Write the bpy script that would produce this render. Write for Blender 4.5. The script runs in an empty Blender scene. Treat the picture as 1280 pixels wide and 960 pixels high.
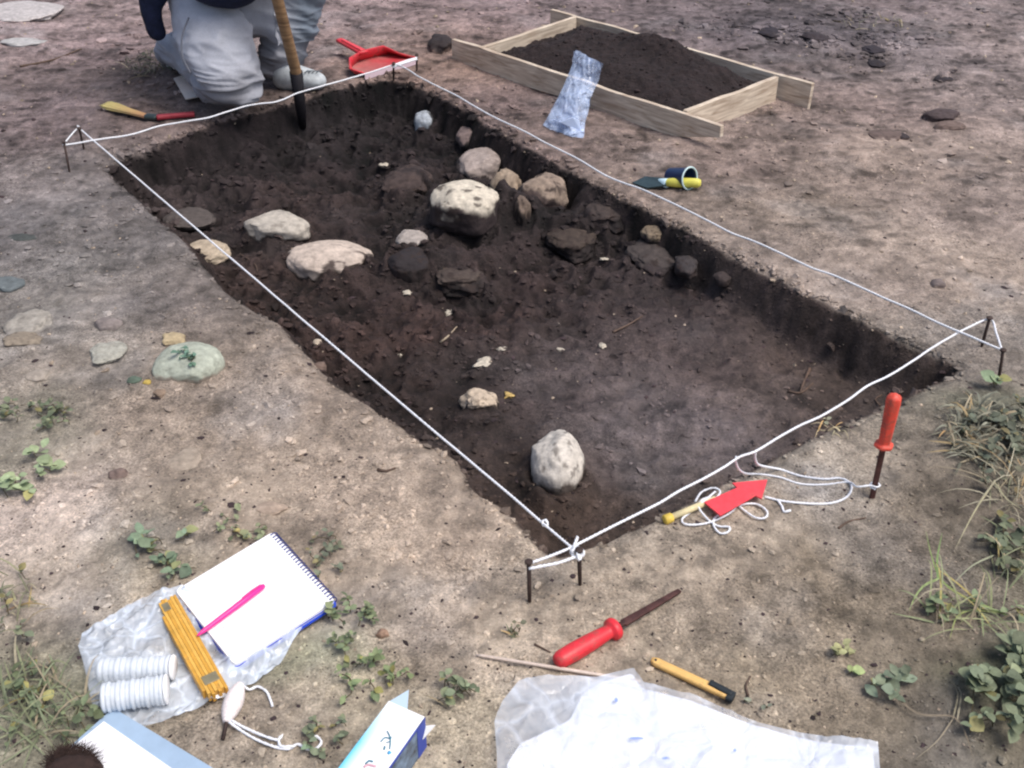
import bpy, math, random
import numpy as np
from mathutils import Vector, Matrix
from math import sin, cos, tan, pi, radians, sqrt, atan2

random.seed(7); rng = np.random.default_rng(7)
sc = bpy.context.scene
col = sc.collection

# ------------------------------------------------------------------ camera
F, H, PITCH, ROLL = 1327.6, 1.130, radians(34.19), radians(0.775)
fwd = Vector((0, cos(PITCH), -sin(PITCH))); up0 = Vector((0, sin(PITCH), cos(PITCH))); rt0 = Vector((1, 0, 0))
rt = rt0*cos(ROLL) + up0*sin(ROLL)
upv = up0*cos(ROLL) - rt0*sin(ROLL)
# world up must read (sin,cos) in camera axes: swap sign if needed
if rt.z < 0: rt = rt0*cos(ROLL) - up0*sin(ROLL); upv = up0*cos(ROLL) + rt0*sin(ROLL)
cam_d = bpy.data.cameras.new('camera'); cam = bpy.data.objects.new('camera', cam_d); col.objects.link(cam)
M = Matrix((( rt.x, upv.x, -fwd.x, 0), (rt.y, upv.y, -fwd.y, 0), (rt.z, upv.z, -fwd.z, H), (0,0,0,1)))
cam.matrix_world = M
cam_d.sensor_width = 36; cam_d.lens = F*36/1280; cam_d.clip_start = .05; cam_d.clip_end = 2000
sc.camera = cam

def ray(px, py):
    return rt*((px-640)/F) + upv*(-(py-480)/F) + fwd
def at(px, py, z=0.0):
    d = ray(px, py); t = (z-H)/d.z
    return Vector((d.x*t, d.y*t, z))
def atd(px, py, Y):
    d = ray(px, py); t = Y/d.y
    return Vector((d.x*t, Y, H+d.z*t))

# ------------------------------------------------------------------ noise
def _h(i, j, k, s):
    n = (i*374761393 + j*668265263 + k*2147483647 + s*974634777) & 0xffffffff
    n = ((n ^ (n >> 13))*1274126177) & 0xffffffff
    n = ((n ^ (n >> 16))*2246822519) & 0xffffffff
    return ((n ^ (n >> 15)) & 0xffff)/32767.5 - 1
def vn(P, s=0):
    P = np.asarray(P, float); I = np.floor(P).astype(np.int64); f = P-I; f = f*f*f*(f*(f*6-15)+10)
    i, j = I[:, 0], I[:, 1]
    if P.shape[1] == 2:
        k = np.zeros_like(i)
        a = _h(i, j, k, s); b = _h(i+1, j, k, s); c = _h(i, j+1, k, s); d = _h(i+1, j+1, k, s)
        x, y = f[:, 0], f[:, 1]
        return (a*(1-x)+b*x)*(1-y)+(c*(1-x)+d*x)*y
    k = I[:, 2]; x, y, z = f[:, 0], f[:, 1], f[:, 2]; r = 0
    for dz, wz in ((0, 1-z), (1, z)):
        a = _h(i, j, k+dz, s); b = _h(i+1, j, k+dz, s); c = _h(i, j+1, k+dz, s); d = _h(i+1, j+1, k+dz, s)
        r = r + wz*((a*(1-x)+b*x)*(1-y)+(c*(1-x)+d*x)*y)
    return r
def fbm(P, sc_, o=3, s=0, g=.5):
    P = np.asarray(P, float); r = 0; a = 1; t = 0
    for q in range(o):
        r = r + a*vn(P*sc_*(2.03**q)+q*17.3+.37*s, s+q); t += a; a *= g
    return r/t
def lin(c):
    c = np.asarray(c, float)/255
    return np.where(c < .04045, c/12.92, ((c+.055)/1.055)**2.4)
ss = lambda t: np.clip(t, 0, 1)**2*(3-2*np.clip(t, 0, 1))

# ------------------------------------------------------------------ pit outline (ground plane)
RIM = [(128,206),(160,193),(190,183),(225,168),(262,155),(300,142),(340,133),(380,122),(412,113),(450,103),(490,99),(525,104),
 (545,115),(585,134),(625,162),(665,185),(705,207),(745,231),(785,250),(830,270),(870,290),(915,315),(960,336),(1005,362),(1050,384),(1090,405),(1130,425),(1170,442),(1197,452),(1201,462),
 (1185,474),(1150,489),(1112,505),(1080,521),(1045,535),(1015,548),(980,566),(948,585),(915,602),(880,620),(850,634),(815,650),(780,662),(750,673),(722,686),(700,694),(686,691),
 (668,678),(655,660),(638,645),(618,628),(598,616),(583,604),(577,588),(566,572),(546,560),(530,556),(515,543),(490,527),(462,508),(438,492),(416,478),(398,462),(380,440),(362,420),(345,402),(322,388),(298,372),(272,352),(252,330),(240,312),(222,292),(198,275),(178,256),(158,236),(140,220)]
rimw = np.array([at(x, y)[:2] for x, y in RIM])
def pit_sd(X, Y):
    X = np.asarray(X, float); Y = np.asarray(Y, float)
    sd = np.full(X.shape, -9.); ok = (X > rimw[:, 0].min()-.2) & (X < rimw[:, 0].max()+.2) & (Y > rimw[:, 1].min()-.2) & (Y < rimw[:, 1].max()+.2)
    x, y = X[ok], Y[ok]; d2 = np.full(x.shape, 99.); ins = np.zeros(x.shape, bool)
    n = len(rimw)
    for i in range(n):
        a = rimw[i]; b = rimw[(i+1) % n]; e = b-a
        t = np.clip(((x-a[0])*e[0]+(y-a[1])*e[1])/(e@e), 0, 1)
        d2 = np.minimum(d2, (x-a[0]-t*e[0])**2+(y-a[1]-t*e[1])**2)
        c = ((a[1] > y) != (b[1] > y))
        if abs(e[1]) > 1e-9: ins ^= c & (x < a[0]+(y-a[1])/e[1]*e[0])
    sd[ok] = np.sqrt(d2)*np.where(ins, 1, -1)
    return sd
O = at(718, 687, .067); UX = (at(1207, 416, .067)-O).normalized(); VX = Vector((-UX.y, UX.x, 0))
# mounds of soil left under the stones: px, py, radius, height
MOUNDS = [(585,292,.12,.065),(640,282,.10,.065),(690,290,.11,.05),(740,300,.08,.03),(540,335,.08,.03),(620,330,.10,.025),(330,300,.08,.015),(470,270,.12,.015),(800,300,.08,.03),(870,330,.08,.02),(930,400,.10,.012),(380,400,.10,.02),(450,440,.10,.015),(515,330,.06,.03),(600,520,.06,.02),(410,345,.10,.015),(570,348,.08,.02),(720,292,.07,.03),(505,230,.10,.02),(700,600,.09,.01),(755,265,.08,.025),(1000,470,.05,.014),
 (820,335,.09,.012),(640,480,.12,-.008),(560,440,.10,-.01),(450,210,.12,-.012),(990,440,.06,-.015),(850,540,.2,-.006)]
MW = [(at(a, b, -.1).x, at(a, b, -.1).y, r, h) for a, b, r, h in MOUNDS]
SITES = [(at(a, b).x, at(a, b).y, r, h) for a, b, r, h in
 [(620,20,.5,.02),(1000,45,.25,.02),(180,100,.25,.015),(1250,560,.12,.02),(1265,850,.1,.015),(560,70,.15,.012),(1100,620,.1,-.006),(120,430,.2,.01),(1180,150,.08,.01)]]
BANKS = [(599,212,54,44),(580,262,82,56),(349,284,80,34),(411,330,108,46),(517,306,42,24),(511,332,54,38),(599,506,48,26),(697,585,70,86),(530,156,24,22),(583,172,28,20),(820,294,32,18),(817,326,60,42),(858,333,28,22),(508,232,60,44),(755,268,46,32),(573,352,64,32)]
BK = []
for a_, b_, w_, h_ in BANKS:
    q_ = at(a_, b_, -.078); D_ = (Vector((0, 0, H))-q_).length; aa = w_*D_/F/2; BK.append((q_.x, q_.y, aa, max(.6*aa, min(1.3*aa, h_*D_/F/2*1.25)), .22*h_*D_/F))
def height(X, Y, full=True):
    X = np.atleast_1d(np.asarray(X, float)); Y = np.atleast_1d(np.asarray(Y, float)); P = np.stack([X, Y], 1)
    sd = pit_sd(X, Y)
    sdn = sd + .005*fbm(P, 32, 2, 5) + .0012*vn(P*120, 9)
    z = .010*fbm(P, 2.2, 2, 1) + .004*fbm(P, 11, 2, 2) + .0030*fbm(P, 45, 2, 3)
    tex = fbm(P, 110, 2, 4); z = z+.0020*tex
    z = z - .005*np.clip(fbm(P, 5, 2, 55)-.1, 0, 1)
    far = np.clip((Y-1.6)/2, 0, 1)
    z += far*(.010*fbm(P, 7, 3, 6)+.005*np.abs(fbm(P, 26, 2, 7)))
    for x, y, r, h in SITES: z += h*np.exp(-((X-x)**2+(Y-y)**2)/r**2)
    near = np.exp(-np.clip(-sd, 0, 9)/.03)
    z = z*(1-.45*near) - .010*near*np.clip(.3+fbm(P, 9, 1, 12), 0, 1)
    z += -.006*ss(-sd*0+(sdn+.02)/.02)
    depth = .118 + .012*fbm(P, 3, 2, 15)
    wall = ss(sdn/(.052+.018*vn(P*14, 21)))
    u = (X-O.x)*UX.x+(Y-O.y)*UX.y; v = (X-O.x)*VX.x+(Y-O.y)*VX.y
    rough = np.clip(.45+.9*ss((v-.55)/.35)+.25*ss((.3-u)/.3), 0, 1.3)
    fl = (.025*fbm(P, 10, 3, 16)+.022*(1-2*np.abs(fbm(P, 22, 2, 17)))*.6+.006*fbm(P, 70, 3, 18))*rough+.003*fbm(P, 6, 2, 19) + .0012*tex
    for x, y, r, h in MW: fl = fl + h*np.exp(-((X-x)**2+(Y-y)**2)/r**2*1.6)
    bn = .75+.7*fbm(P, 20, 2, 29)
    for x, y, a, b, hb in BK:
        m_ = (np.abs(X-x) < 2.6*a) & (np.abs(Y-y) < 2.6*b)
        if m_.any():
            q = np.sqrt(((X[m_]-x)/a)**2+((Y[m_]-y)/b)**2); fl[m_] += hb*np.exp(-((q-1.12)/.33)**2)*bn[m_]
    foot = .02*np.exp(-np.clip(sdn-.03, 0, 9)/.035)*np.clip(.5+fbm(P, 12, 2, 23), 0, 1.3)
    zp = -depth + fl + foot
    return z*(1-wall) + zp*wall
def hz(x, y):
    u = (x-O.x)*UX.x+(y-O.y)*UX.y; v = (x-O.x)*VX.x+(y-O.y)*VX.y
    i = int(np.clip(np.searchsorted(us, u)-1, 0, nu-2)); j = int(np.clip(np.searchsorted(vs, v)-1, 0, nv-2))
    a = (u-us[i])/(us[i+1]-us[i]); b = (v-vs[j])/(vs[j+1]-vs[j])
    return float((GZ2[j, i]*(1-a)+GZ2[j, i+1]*a)*(1-b)+(GZ2[j+1, i]*(1-a)+GZ2[j+1, i+1]*a)*b)
def atg(px, py, dz=0.0):
    p = at(px, py)
    for _ in range(14):
        q = at(px, py, hz(p.x, p.y)); p = (p+q)*.5 if _ > 5 else q
    q = at(px, py, p.z); z = hz(q.x, q.y)
    return Vector((q.x, q.y, z+dz))

# ------------------------------------------------------------------ colours of the soil
E_ = 1.12
OUT = [(940,30,72,62,66),(1105,52,74,64,68),(1065,30,70,62,66),(900,45,96,82,84),(1150,75,104,92,92),(780,8,104,88,88),(330,60,118,100,98),(40,30,130,110,108),(150,60,126,104,103),(450,20,136,114,112),(560,15,128,106,103),(620,10,118,98,98),(900,20,112,96,96),(1030,45,74,66,70),(960,40,82,72,74),(1100,15,124,106,104),(1240,60,152,132,126),(1180,100,132,114,108),(1000,150,124,104,96),(1080,130,120,100,94),
(1100,200,136,116,104),(1240,250,140,121,112),(1000,280,142,122,106),(900,200,120,100,92),(640,130,102,82,80),(560,90,124,98,86),(540,60,120,96,88),(60,150,120,101,100),(180,110,88,72,68),(230,140,104,84,78),(60,230,126,113,110),(20,280,112,104,104),(100,330,120,112,108),
(60,400,124,115,108),(180,300,108,99,97),(150,240,112,101,98),(250,380,108,96,92),(310,400,118,103,94),(300,430,132,114,100),(150,450,138,124,112),(60,480,130,116,105),(30,545,112,104,90),(250,560,146,126,109),(200,500,142,122,106),(450,600,160,138,120),(380,520,152,131,115),(60,680,172,152,138),(20,640,170,150,138),(300,620,150,130,112),(550,650,166,143,124),
(550,750,160,138,119),(450,720,158,138,120),(620,800,170,150,130),(800,720,168,148,128),(900,700,158,138,118),(1000,590,168,153,138),(960,640,165,148,132),(870,660,166,148,130),(1050,560,156,141,126),(1120,560,134,118,103),(1100,660,114,97,80),(1030,700,128,110,90),(1000,740,142,122,100),(950,830,152,133,110),(1150,700,118,102,84),
(1050,850,136,118,98),(1200,900,118,104,88),(1200,620,114,99,84),(1150,460,134,120,110),(1240,450,126,112,102),(1240,530,92,90,72),(1100,350,150,130,118),(1180,330,146,126,112),(960,320,132,114,104),(800,235,128,108,98),(700,190,112,92,86),(620,145,104,85,80),(60,900,118,112,92),(160,700,138,124,104),(430,800,128,124,98),(380,900,158,140,122),(560,900,158,142,120),(50,760,160,142,126),(1250,700,110,100,82),(1260,850,84,84,62),(1150,800,126,110,92)]
INN = [(960,350,46,36,36),(1060,405,44,35,34),(1150,440,42,34,33),(150,215,50,42,42),(250,175,44,36,38),(740,260,40,33,33),(640,200,38,31,32),(860,300,42,34,34),(200,210,46,38,39),(300,175,38,31,33),(400,150,30,26,28),(480,130,26,23,26),(400,200,40,31,32),(300,250,58,47,47),(240,270,70,60,58),(320,360,66,52,48),(500,190,46,36,36),(560,180,42,34,36),(700,260,40,32,34),(650,330,54,42,41),(450,400,58,43,40),(520,350,42,33,32),(600,420,62,47,44),(600,300,38,31,31),
(750,450,84,70,68),(850,550,116,104,103),(905,520,110,98,98),(790,560,108,96,96),(700,500,80,66,64),(520,420,70,50,44),(610,380,66,48,44),(330,380,70,52,46),(440,440,72,52,46),(680,640,82,62,50),(380,250,58,45,42),(800,510,100,86,83),(900,430,86,70,67),(960,480,100,84,77),(1000,450,86,68,61),(750,620,82,64,53),(660,560,54,42,38),(1000,395,44,36,36),(850,370,66,54,54),(700,380,54,41,39),(1100,460,84,68,58),(1050,500,84,68,60),(880,590,98,80,68),(560,500,56,43,39),(480,470,60,46,42),(640,620,58,45,39),(380,390,62,48,44),(900,350,40,33,34),(820,300,42,34,35)]
def _adj(c, out):
    x, y, r, g, b = c; m = (r+g+b)/3
    if out:
        m2 = 16+m*1.07 if y > 300 else 9+m*1.04; k = .92
        return (x, y, m2+(r-m)*k-2, m2+(g-m)*k+1, m2+(b-m)*k+1)
    k = .75; m2 = m*(.80 if (m < 62 or x < 620) else 1.03)+2
    return (x, y, m2+(r-m)*k, m2+(g-m)*k, m2+(b-m)*k)
OUT = [_adj(c, 1) for c in OUT]; INN = [_adj(c, 0) for c in INN]
def idw(ctrl, z, X, Y, P, s, p=3.2):
    W = 0; C = 0
    Xw = X+.10*fbm(P, 4, 3, s); Yw = Y+.10*fbm(P, 4, 3, s+3)
    for a, b, r, g, bl in ctrl:
        q = at(a, b, z); rr = (.09*q.y)**2*.3
        w = 1/((Xw-q.x)**2+(Yw-q.y)**2+rr)**(p/2)
        W = W+w; C = C+w[:, None]*lin((r, g, bl))[None]
    return C/W[:, None]
def soil(X, Y, Z=None):
    P = np.stack([X, Y], 1); sd = pit_sd(X, Y)+.005*fbm(P, 45, 2, 5)
    P3 = np.stack([X, Y, Z if Z is not None else X*0], 1)
    a = idw(OUT, 0, X, Y, P, 31); b = idw(INN, -.1, X, Y, P, 41)
    wall = ss((sd+.004)/.012)[:, None]
    edge = ((1-ss(np.abs(sd-.016)/.035))*.02)[:, None]
    c = a*(1-wall)+b*wall*(1-edge)
    band = np.exp(-np.clip(-sd, 0, 9)/.022)*ss(-sd/.002)
    c = c*(1-.13*band[:, None])
    far = (np.clip((Y-1.7)/1.5, 0, 1))[:, None]
    n = fbm(P3, 9, 4, 51)[:, None]; m = fbm(P3, 38, 4, 61)[:, None]
    st = fbm(np.stack([X*.6, Y*2.2], 1), 14, 4, 71)[:, None]
    k = 1+.42*n+.55*m+.40*far*st+wall*.35*fbm(P3, 16, 4, 77)[:, None]
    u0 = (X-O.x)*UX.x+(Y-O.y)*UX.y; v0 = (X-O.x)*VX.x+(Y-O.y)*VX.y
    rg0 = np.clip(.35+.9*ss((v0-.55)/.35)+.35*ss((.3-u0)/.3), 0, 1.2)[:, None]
    k = k+wall*rg0*(.75*fbm(P, 10, 3, 16)+.33*(.5-np.abs(fbm(P, 22, 2, 17))*2)+.5*fbm(P, 70, 3, 18))[:, None]  # relief shading painted into the colour: pit hollows darker, humps lighter
    k = k+(1-wall)*far*.8*(fbm(P, 7, 3, 6)[:, None]*.6-(np.abs(fbm(P, 26, 2, 7))-.2)[:, None])  # far ground tone follows its relief noise, shading painted in likewise
    k = k+.20*fbm(P3, 2.6, 2, 57)[:, None]+.16*far
    c = c*np.clip(k, .3, 1.9)
    dark = np.clip(fbm(P3, 22, 3, 81)-.28, 0, 1)[:, None]*1.5*(.3+.9*far)
    c = c*(1-np.clip(dark, 0, .55))
    # ashy paler patches
    ash = np.clip(fbm(P, 6, 3, 91)-.15, 0, 1)[:, None]
    g = c.mean(1, keepdims=True)
    c = c*(1-ash*.5)+g*np.array([[1.1, 1.1, 1.13]])*ash*.5*1.05
    return np.clip(c/E_, .004, .8)

# ------------------------------------------------------------------ materials
MATS = {}
def nt(name):
    m = bpy.data.materials.new(name); m.use_nodes = True
    return m, m.node_tree.nodes, m.node_tree.links, m.node_tree.nodes['Principled BSDF']
def mat(name, rgb=None, rough=.6, ns=0, na=.2, bump=0, bs=None, metal=0, alpha=1, spec=.4, vc=False, sheen=0, trans=0, emit=None, subs=0, bd=.002, dirt=0):
    if name in MATS: return MATS[name]
    m, N, L, b = nt(name)
    b.inputs['Roughness'].default_value = rough; b.inputs['Metallic'].default_value = metal
    b.inputs['Alpha'].default_value = alpha; b.inputs['Specular IOR Level'].default_value = spec
    if trans: b.inputs['Transmission Weight'].default_value = trans
    if subs: b.inputs['Subsurface Weight'].default_value = subs; b.inputs['Subsurface Scale'].default_value = .01
    if vc:
        src = N.new('ShaderNodeAttribute'); src.attribute_name = 'Col'; out = src.outputs['Color']
    else:
        src = N.new('ShaderNodeRGB'); src.outputs[0].default_value = (*rgb, 1); out = src.outputs[0]
    tc = N.new('ShaderNodeTexCoord')
    if ns:
        n = N.new('ShaderNodeTexNoise'); n.inputs['Scale'].default_value = ns; n.inputs['Detail'].default_value = 6; n.inputs['Roughness'].default_value = .65
        L.new(tc.outputs['Object'], n.inputs['Vector'])
        mr = N.new('ShaderNodeMapRange'); mr.inputs['From Min'].default_value = .3; mr.inputs['From Max'].default_value = .7
        mr.inputs['To Min'].default_value = 1-na; mr.inputs['To Max'].default_value = 1+na; L.new(n.outputs['Fac'], mr.inputs['Value'])
        mx = N.new('ShaderNodeVectorMath'); mx.operation = 'SCALE'; L.new(out, mx.inputs[0]); L.new(mr.outputs[0], mx.inputs['Scale'])
        out = mx.outputs[0]
    if dirt:
        nd = N.new('ShaderNodeTexNoise'); nd.inputs['Scale'].default_value = 38; nd.inputs['Detail'].default_value = 8; nd.inputs['Roughness'].default_value = .75; L.new(tc.outputs['Object'], nd.inputs['Vector'])
        md_ = N.new('ShaderNodeMapRange'); md_.inputs['From Min'].default_value = .60-.2*dirt; md_.inputs['From Max'].default_value = .78-.2*dirt; md_.inputs['To Max'].default_value = min(1, .35+dirt*.6); L.new(nd.outputs['Fac'], md_.inputs['Value'])
        mm = N.new('ShaderNodeMix'); mm.data_type = 'RGBA'; L.new(md_.outputs[0], mm.inputs['Factor']); L.new(out, mm.inputs[6]); mm.inputs[7].default_value = (.16, .115, .085, 1); out = mm.outputs[2]
    L.new(out, b.inputs['Base Color'])
    if bump:
        n2 = N.new('ShaderNodeTexNoise'); n2.inputs['Scale'].default_value = bs or 200; n2.inputs['Detail'].default_value = 5
        L.new(tc.outputs['Object'], n2.inputs['Vector'])
        bp = N.new('ShaderNodeBump'); bp.inputs['Strength'].default_value = bump; bp.inputs['Distance'].default_value = bd
        L.new(n2.outputs['Fac'], bp.inputs['Height']); L.new(bp.outputs[0], b.inputs['Normal'])
    MATS[name] = m; return m

def crumple(m, scale, a0, a1, dist=.006):
    N, L = m.node_tree.nodes, m.node_tree.links; b = N['Principled BSDF']; tc = N.new('ShaderNodeTexCoord')
    nz = N.new('ShaderNodeTexNoise'); nz.inputs['Scale'].default_value = scale*.5; nz.inputs['Detail'].default_value = 3; L.new(tc.outputs['Object'], nz.inputs['Vector'])
    ad = N.new('ShaderNodeVectorMath'); ad.operation = 'MULTIPLY_ADD'; L.new(nz.outputs['Color'], ad.inputs[0]); ad.inputs[1].default_value = (1.2/scale,)*3; L.new(tc.outputs['Object'], ad.inputs[2])
    hs = []
    for q, w in ((1, 1.), (2.7, .4)):
        v = N.new('ShaderNodeTexVoronoi'); v.feature = 'DISTANCE_TO_EDGE'; v.inputs['Scale'].default_value = scale*q; L.new(ad.outputs[0], v.inputs['Vector'])
        mm = N.new('ShaderNodeMath'); mm.operation = 'MULTIPLY'; L.new(v.outputs['Distance'], mm.inputs[0]); mm.inputs[1].default_value = w; hs.append((mm, v))
    sm = N.new('ShaderNodeMath'); sm.operation = 'ADD'; L.new(hs[0][0].outputs[0], sm.inputs[0]); L.new(hs[1][0].outputs[0], sm.inputs[1])
    bp = N.new('ShaderNodeBump'); bp.inputs['Strength'].default_value = 1; bp.inputs['Distance'].default_value = dist; L.new(sm.outputs[0], bp.inputs['Height']); L.new(bp.outputs[0], b.inputs['Normal'])
    n2 = N.new('ShaderNodeTexNoise'); n2.inputs['Scale'].default_value = scale*.45; n2.inputs['Detail'].default_value = 4; L.new(tc.outputs['Object'], n2.inputs['Vector'])
    mr = N.new('ShaderNodeMapRange'); mr.inputs['From Min'].default_value = 0; mr.inputs['From Max'].default_value = .09; mr.inputs['To Min'].default_value = .22; mr.inputs['To Max'].default_value = 0; L.new(hs[0][1].outputs['Distance'], mr.inputs['Value'])
    m3 = N.new('ShaderNodeMapRange'); m3.inputs['From Min'].default_value = .35; m3.inputs['From Max'].default_value = .65; m3.inputs['To Min'].default_value = a0; m3.inputs['To Max'].default_value = a1; L.new(n2.outputs['Fac'], m3.inputs['Value'])
    al = N.new('ShaderNodeMath'); al.operation = 'ADD'; al.use_clamp = True; L.new(mr.outputs[0], al.inputs[0]); L.new(m3.outputs[0], al.inputs[1]); L.new(al.outputs[0], b.inputs['Alpha'])
    return m
def soil_material():
    m, N, L, b = nt('soil_ground')
    a = N.new('ShaderNodeAttribute'); a.attribute_name = 'Col'; w = N.new('ShaderNodeAttribute'); w.attribute_name = 'Wet'
    tc = N.new('ShaderNodeTexCoord'); v = tc.outputs['Object']
    def noise(s, d=5, r=.6):
        n = N.new('ShaderNodeTexNoise'); n.inputs['Scale'].default_value = s; n.inputs['Detail'].default_value = d; n.inputs['Roughness'].default_value = r
        L.new(v, n.inputs['Vector']); return n.outputs['Fac']
    def rng_(x, f0, f1, t0, t1):
        r = N.new('ShaderNodeMapRange'); L.new(x, r.inputs['Value'])
        for k, q in zip(('From Min', 'From Max', 'To Min', 'To Max'), (f0, f1, t0, t1)): r.inputs[k].default_value = q
        return r.outputs[0]
    def math_(op, x, y):
        n = N.new('ShaderNodeMath'); n.operation = op
        for i, q in enumerate((x, y)):
            if isinstance(q, (int, float)): n.inputs[i].default_value = q
            else: L.new(q, n.inputs[i])
        return n.outputs[0]
    fine = rng_(noise(230, 6, .75), .36, .64, .45, 1.55)
    mid = rng_(noise(60, 5, .65), .3, .7, .72, 1.28)
    gt = rng_(noise(4, 3), .38, .62, .3, 1.0)
    fine = math_('ADD', math_('MULTIPLY', math_('SUBTRACT', fine, 1), gt), 1)
    k = math_('MULTIPLY', fine, mid)
    vo = N.new('ShaderNodeTexVoronoi'); vo.inputs['Scale'].default_value = 150; vo.inputs['Randomness'].default_value = 1; L.new(v, vo.inputs['Vector'])
    gate = rng_(noise(18, 3), .5, .62, 0, 1)
    spk = math_('MULTIPLY', rng_(vo.outputs['Distance'], .12, .26, 1, 0), gate)
    k = math_('MULTIPLY', k, rng_(spk, 0, 1, 1, .35))
    vo2 = N.new('ShaderNodeTexVoronoi'); vo2.inputs['Scale'].default_value = 95; L.new(v, vo2.inputs['Vector'])
    lt = math_('MULTIPLY', rng_(vo2.outputs['Distance'], .07, .15, 1, 0), rng_(noise(33, 3), .56, .64, 0, 1))
    k = math_('MULTIPLY', k, rng_(lt, 0, 1, 1, 1.45))
    sc_ = N.new('ShaderNodeVectorMath'); sc_.operation = 'SCALE'; L.new(a.outputs['Color'], sc_.inputs[0]); L.new(k, sc_.inputs['Scale'])
    L.new(sc_.outputs[0], b.inputs['Base Color'])
    rr = N.new('ShaderNodeMapRange'); L.new(w.outputs['Fac'], rr.inputs['Value']); rr.inputs['To Min'].default_value = .92; rr.inputs['To Max'].default_value = .45
    L.new(rr.outputs[0], b.inputs['Roughness']); b.inputs['Specular IOR Level'].default_value = .3
    bp = N.new('ShaderNodeBump'); bp.inputs['Strength'].default_value = 1; bp.inputs['Distance'].default_value = .0045
    hsum = math_('ADD', noise(170, 8, .7), math_('MULTIPLY', noise(55, 3), .8))
    L.new(hsum, bp.inputs['Height']); L.new(bp.outputs[0], b.inputs['Normal'])
    return m

# ------------------------------------------------------------------ mesh helpers
def make_me(name, V, F_, colr=None, smooth=True):
    V = np.asarray(V, float); me = bpy.data.meshes.new(name)
    me.from_pydata([tuple(v) for v in V], [], [tuple(int(q) for q in f) for f in F_])
    if colr is not None:
        colr = np.asarray(colr, float)
        at_ = me.color_attributes.new('Col', 'FLOAT_COLOR', 'POINT')
        c4 = np.ones((len(V), 4)); c4[:, :3] = colr; at_.data.foreach_set('color', c4.ravel())
    me.polygons.foreach_set('use_smooth', [smooth]*len(me.polygons)); me.update()
    return me
def tag(o, label=None, cat=None, group=None, kind=None):
    if label: o['label'] = label
    if cat: o['category'] = cat
    if group: o['group'] = group
    if kind: o['kind'] = kind
    return o
def thing(name, label, cat, loc, group=None):
    o = bpy.data.objects.new(name, None); o.empty_display_size = .05; col.objects.link(o); o.location = loc
    return tag(o, label, cat, group)
def wloc(o):
    p = Vector((0, 0, 0))
    while o: p += o.location; o = o.parent
    return p
def obj(name, geo, m, parent=None, smooth=True, bevel=0, sub=0, label=None, cat=None, group=None, kind=None, base=None, autos=None):
    V, F_ = np.asarray(geo[0], float), geo[1]; C_ = geo[2] if len(geo) > 2 else None
    if parent: b = np.array(wloc(parent))
    elif base is not None: b = np.array(base, float)
    else: b = np.array([(V[:, 0].min()+V[:, 0].max())/2, (V[:, 1].min()+V[:, 1].max())/2, V[:, 2].min()])
    me = make_me(name, V-b, F_, C_, smooth); me.materials.append(m)
    o = bpy.data.objects.new(name, me); col.objects.link(o)
    if parent: o.parent = parent
    else: o.location = b
    if bevel:
        md = o.modifiers.new('bevel', 'BEVEL'); md.width = bevel; md.segments = 2; md.limit_method = 'ANGLE'
    if sub:
        md = o.modifiers.new('sub', 'SUBSURF'); md.levels = sub; md.render_levels = sub
    return tag(o, label, cat, group, kind)
def join(*gs):
    V = []; F_ = []; C_ = []; n = 0; hc = all(len(g) > 2 for g in gs)
    for g in gs:
        V.append(np.asarray(g[0], float)); F_ += [tuple(q+n for q in f) for f in g[1]]; n += len(g[0])
        if hc: C_.append(np.asarray(g[2], float))
    return (np.concatenate(V), F_, np.concatenate(C_)) if hc else (np.concatenate(V), F_)
def spline(P, step=.004):
    P = [Vector(p) for p in P]; Q = [2*P[0]-P[1]]+P+[2*P[-1]-P[-2]]; out = []
    for i in range(1, len(Q)-2):
        a, b, c, d = Q[i-1:i+3]; n = max(2, int((c-b).length/step))
        for k in range(n):
            t = k/n
            out.append(.5*((2*b)+(c-a)*t+(2*a-5*b+4*c-d)*t*t+(-a+3*b-3*c+d)*t**3))
    out.append(P[-1]); return out
def tube(P, r, sides=8, cord=False, cap=True, ell=None, pitch=.012, upref=None):
    P = [Vector(p) for p in P]; n = len(P)
    rr = r if hasattr(r, '__len__') else [r]*n
    T = [(P[min(i+1, n-1)]-P[max(i-1, 0)]).normalized() for i in range(n)]
    ref = Vector(upref) if upref else (Vector((0, 0, 1)) if abs(T[0].z) < .9 else Vector((1, 0, 0)))
    X = T[0].cross(ref).normalized(); V = []; F_ = []; s = 0
    for i in range(n):
        X = (X-T[i]*X.dot(T[i])).normalized(); Y = T[i].cross(X)
        if i: s += (P[i]-P[i-1]).length
        for k in range(sides):
            a = 2*pi*k/sides; e = 1.
            if cord: e = 1+.30*cos(2*(a-2*pi*s/pitch))
            ex, ey = ell or (1, 1)
            V.append(P[i]+X*(cos(a)*rr[i]*e*ex)+Y*(sin(a)*rr[i]*e*ey))
    for i in range(n-1):
        for k in range(sides):
            a = i*sides+k; b = i*sides+(k+1) % sides
            F_.append((a, b, b+sides, a+sides))
    if cap: F_.append(tuple(range(sides))[::-1]); F_.append(tuple((n-1)*sides+k for k in range(sides)))
    return ([tuple(v) for v in V], F_)
def cord_geo(P, r=.0021, step=.003, wob=0):
    S = spline(P, step)
    if wob:
        A = np.array([tuple(p) for p in S]); n = fbm(A, 14, 2, 3); n2 = fbm(A+5, 14, 2, 4)
        for i, p in enumerate(S): p.x += n[i]*wob; p.z += n2[i]*wob
    return tube(S, r, 8, cord=True, pitch=.011)
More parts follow.
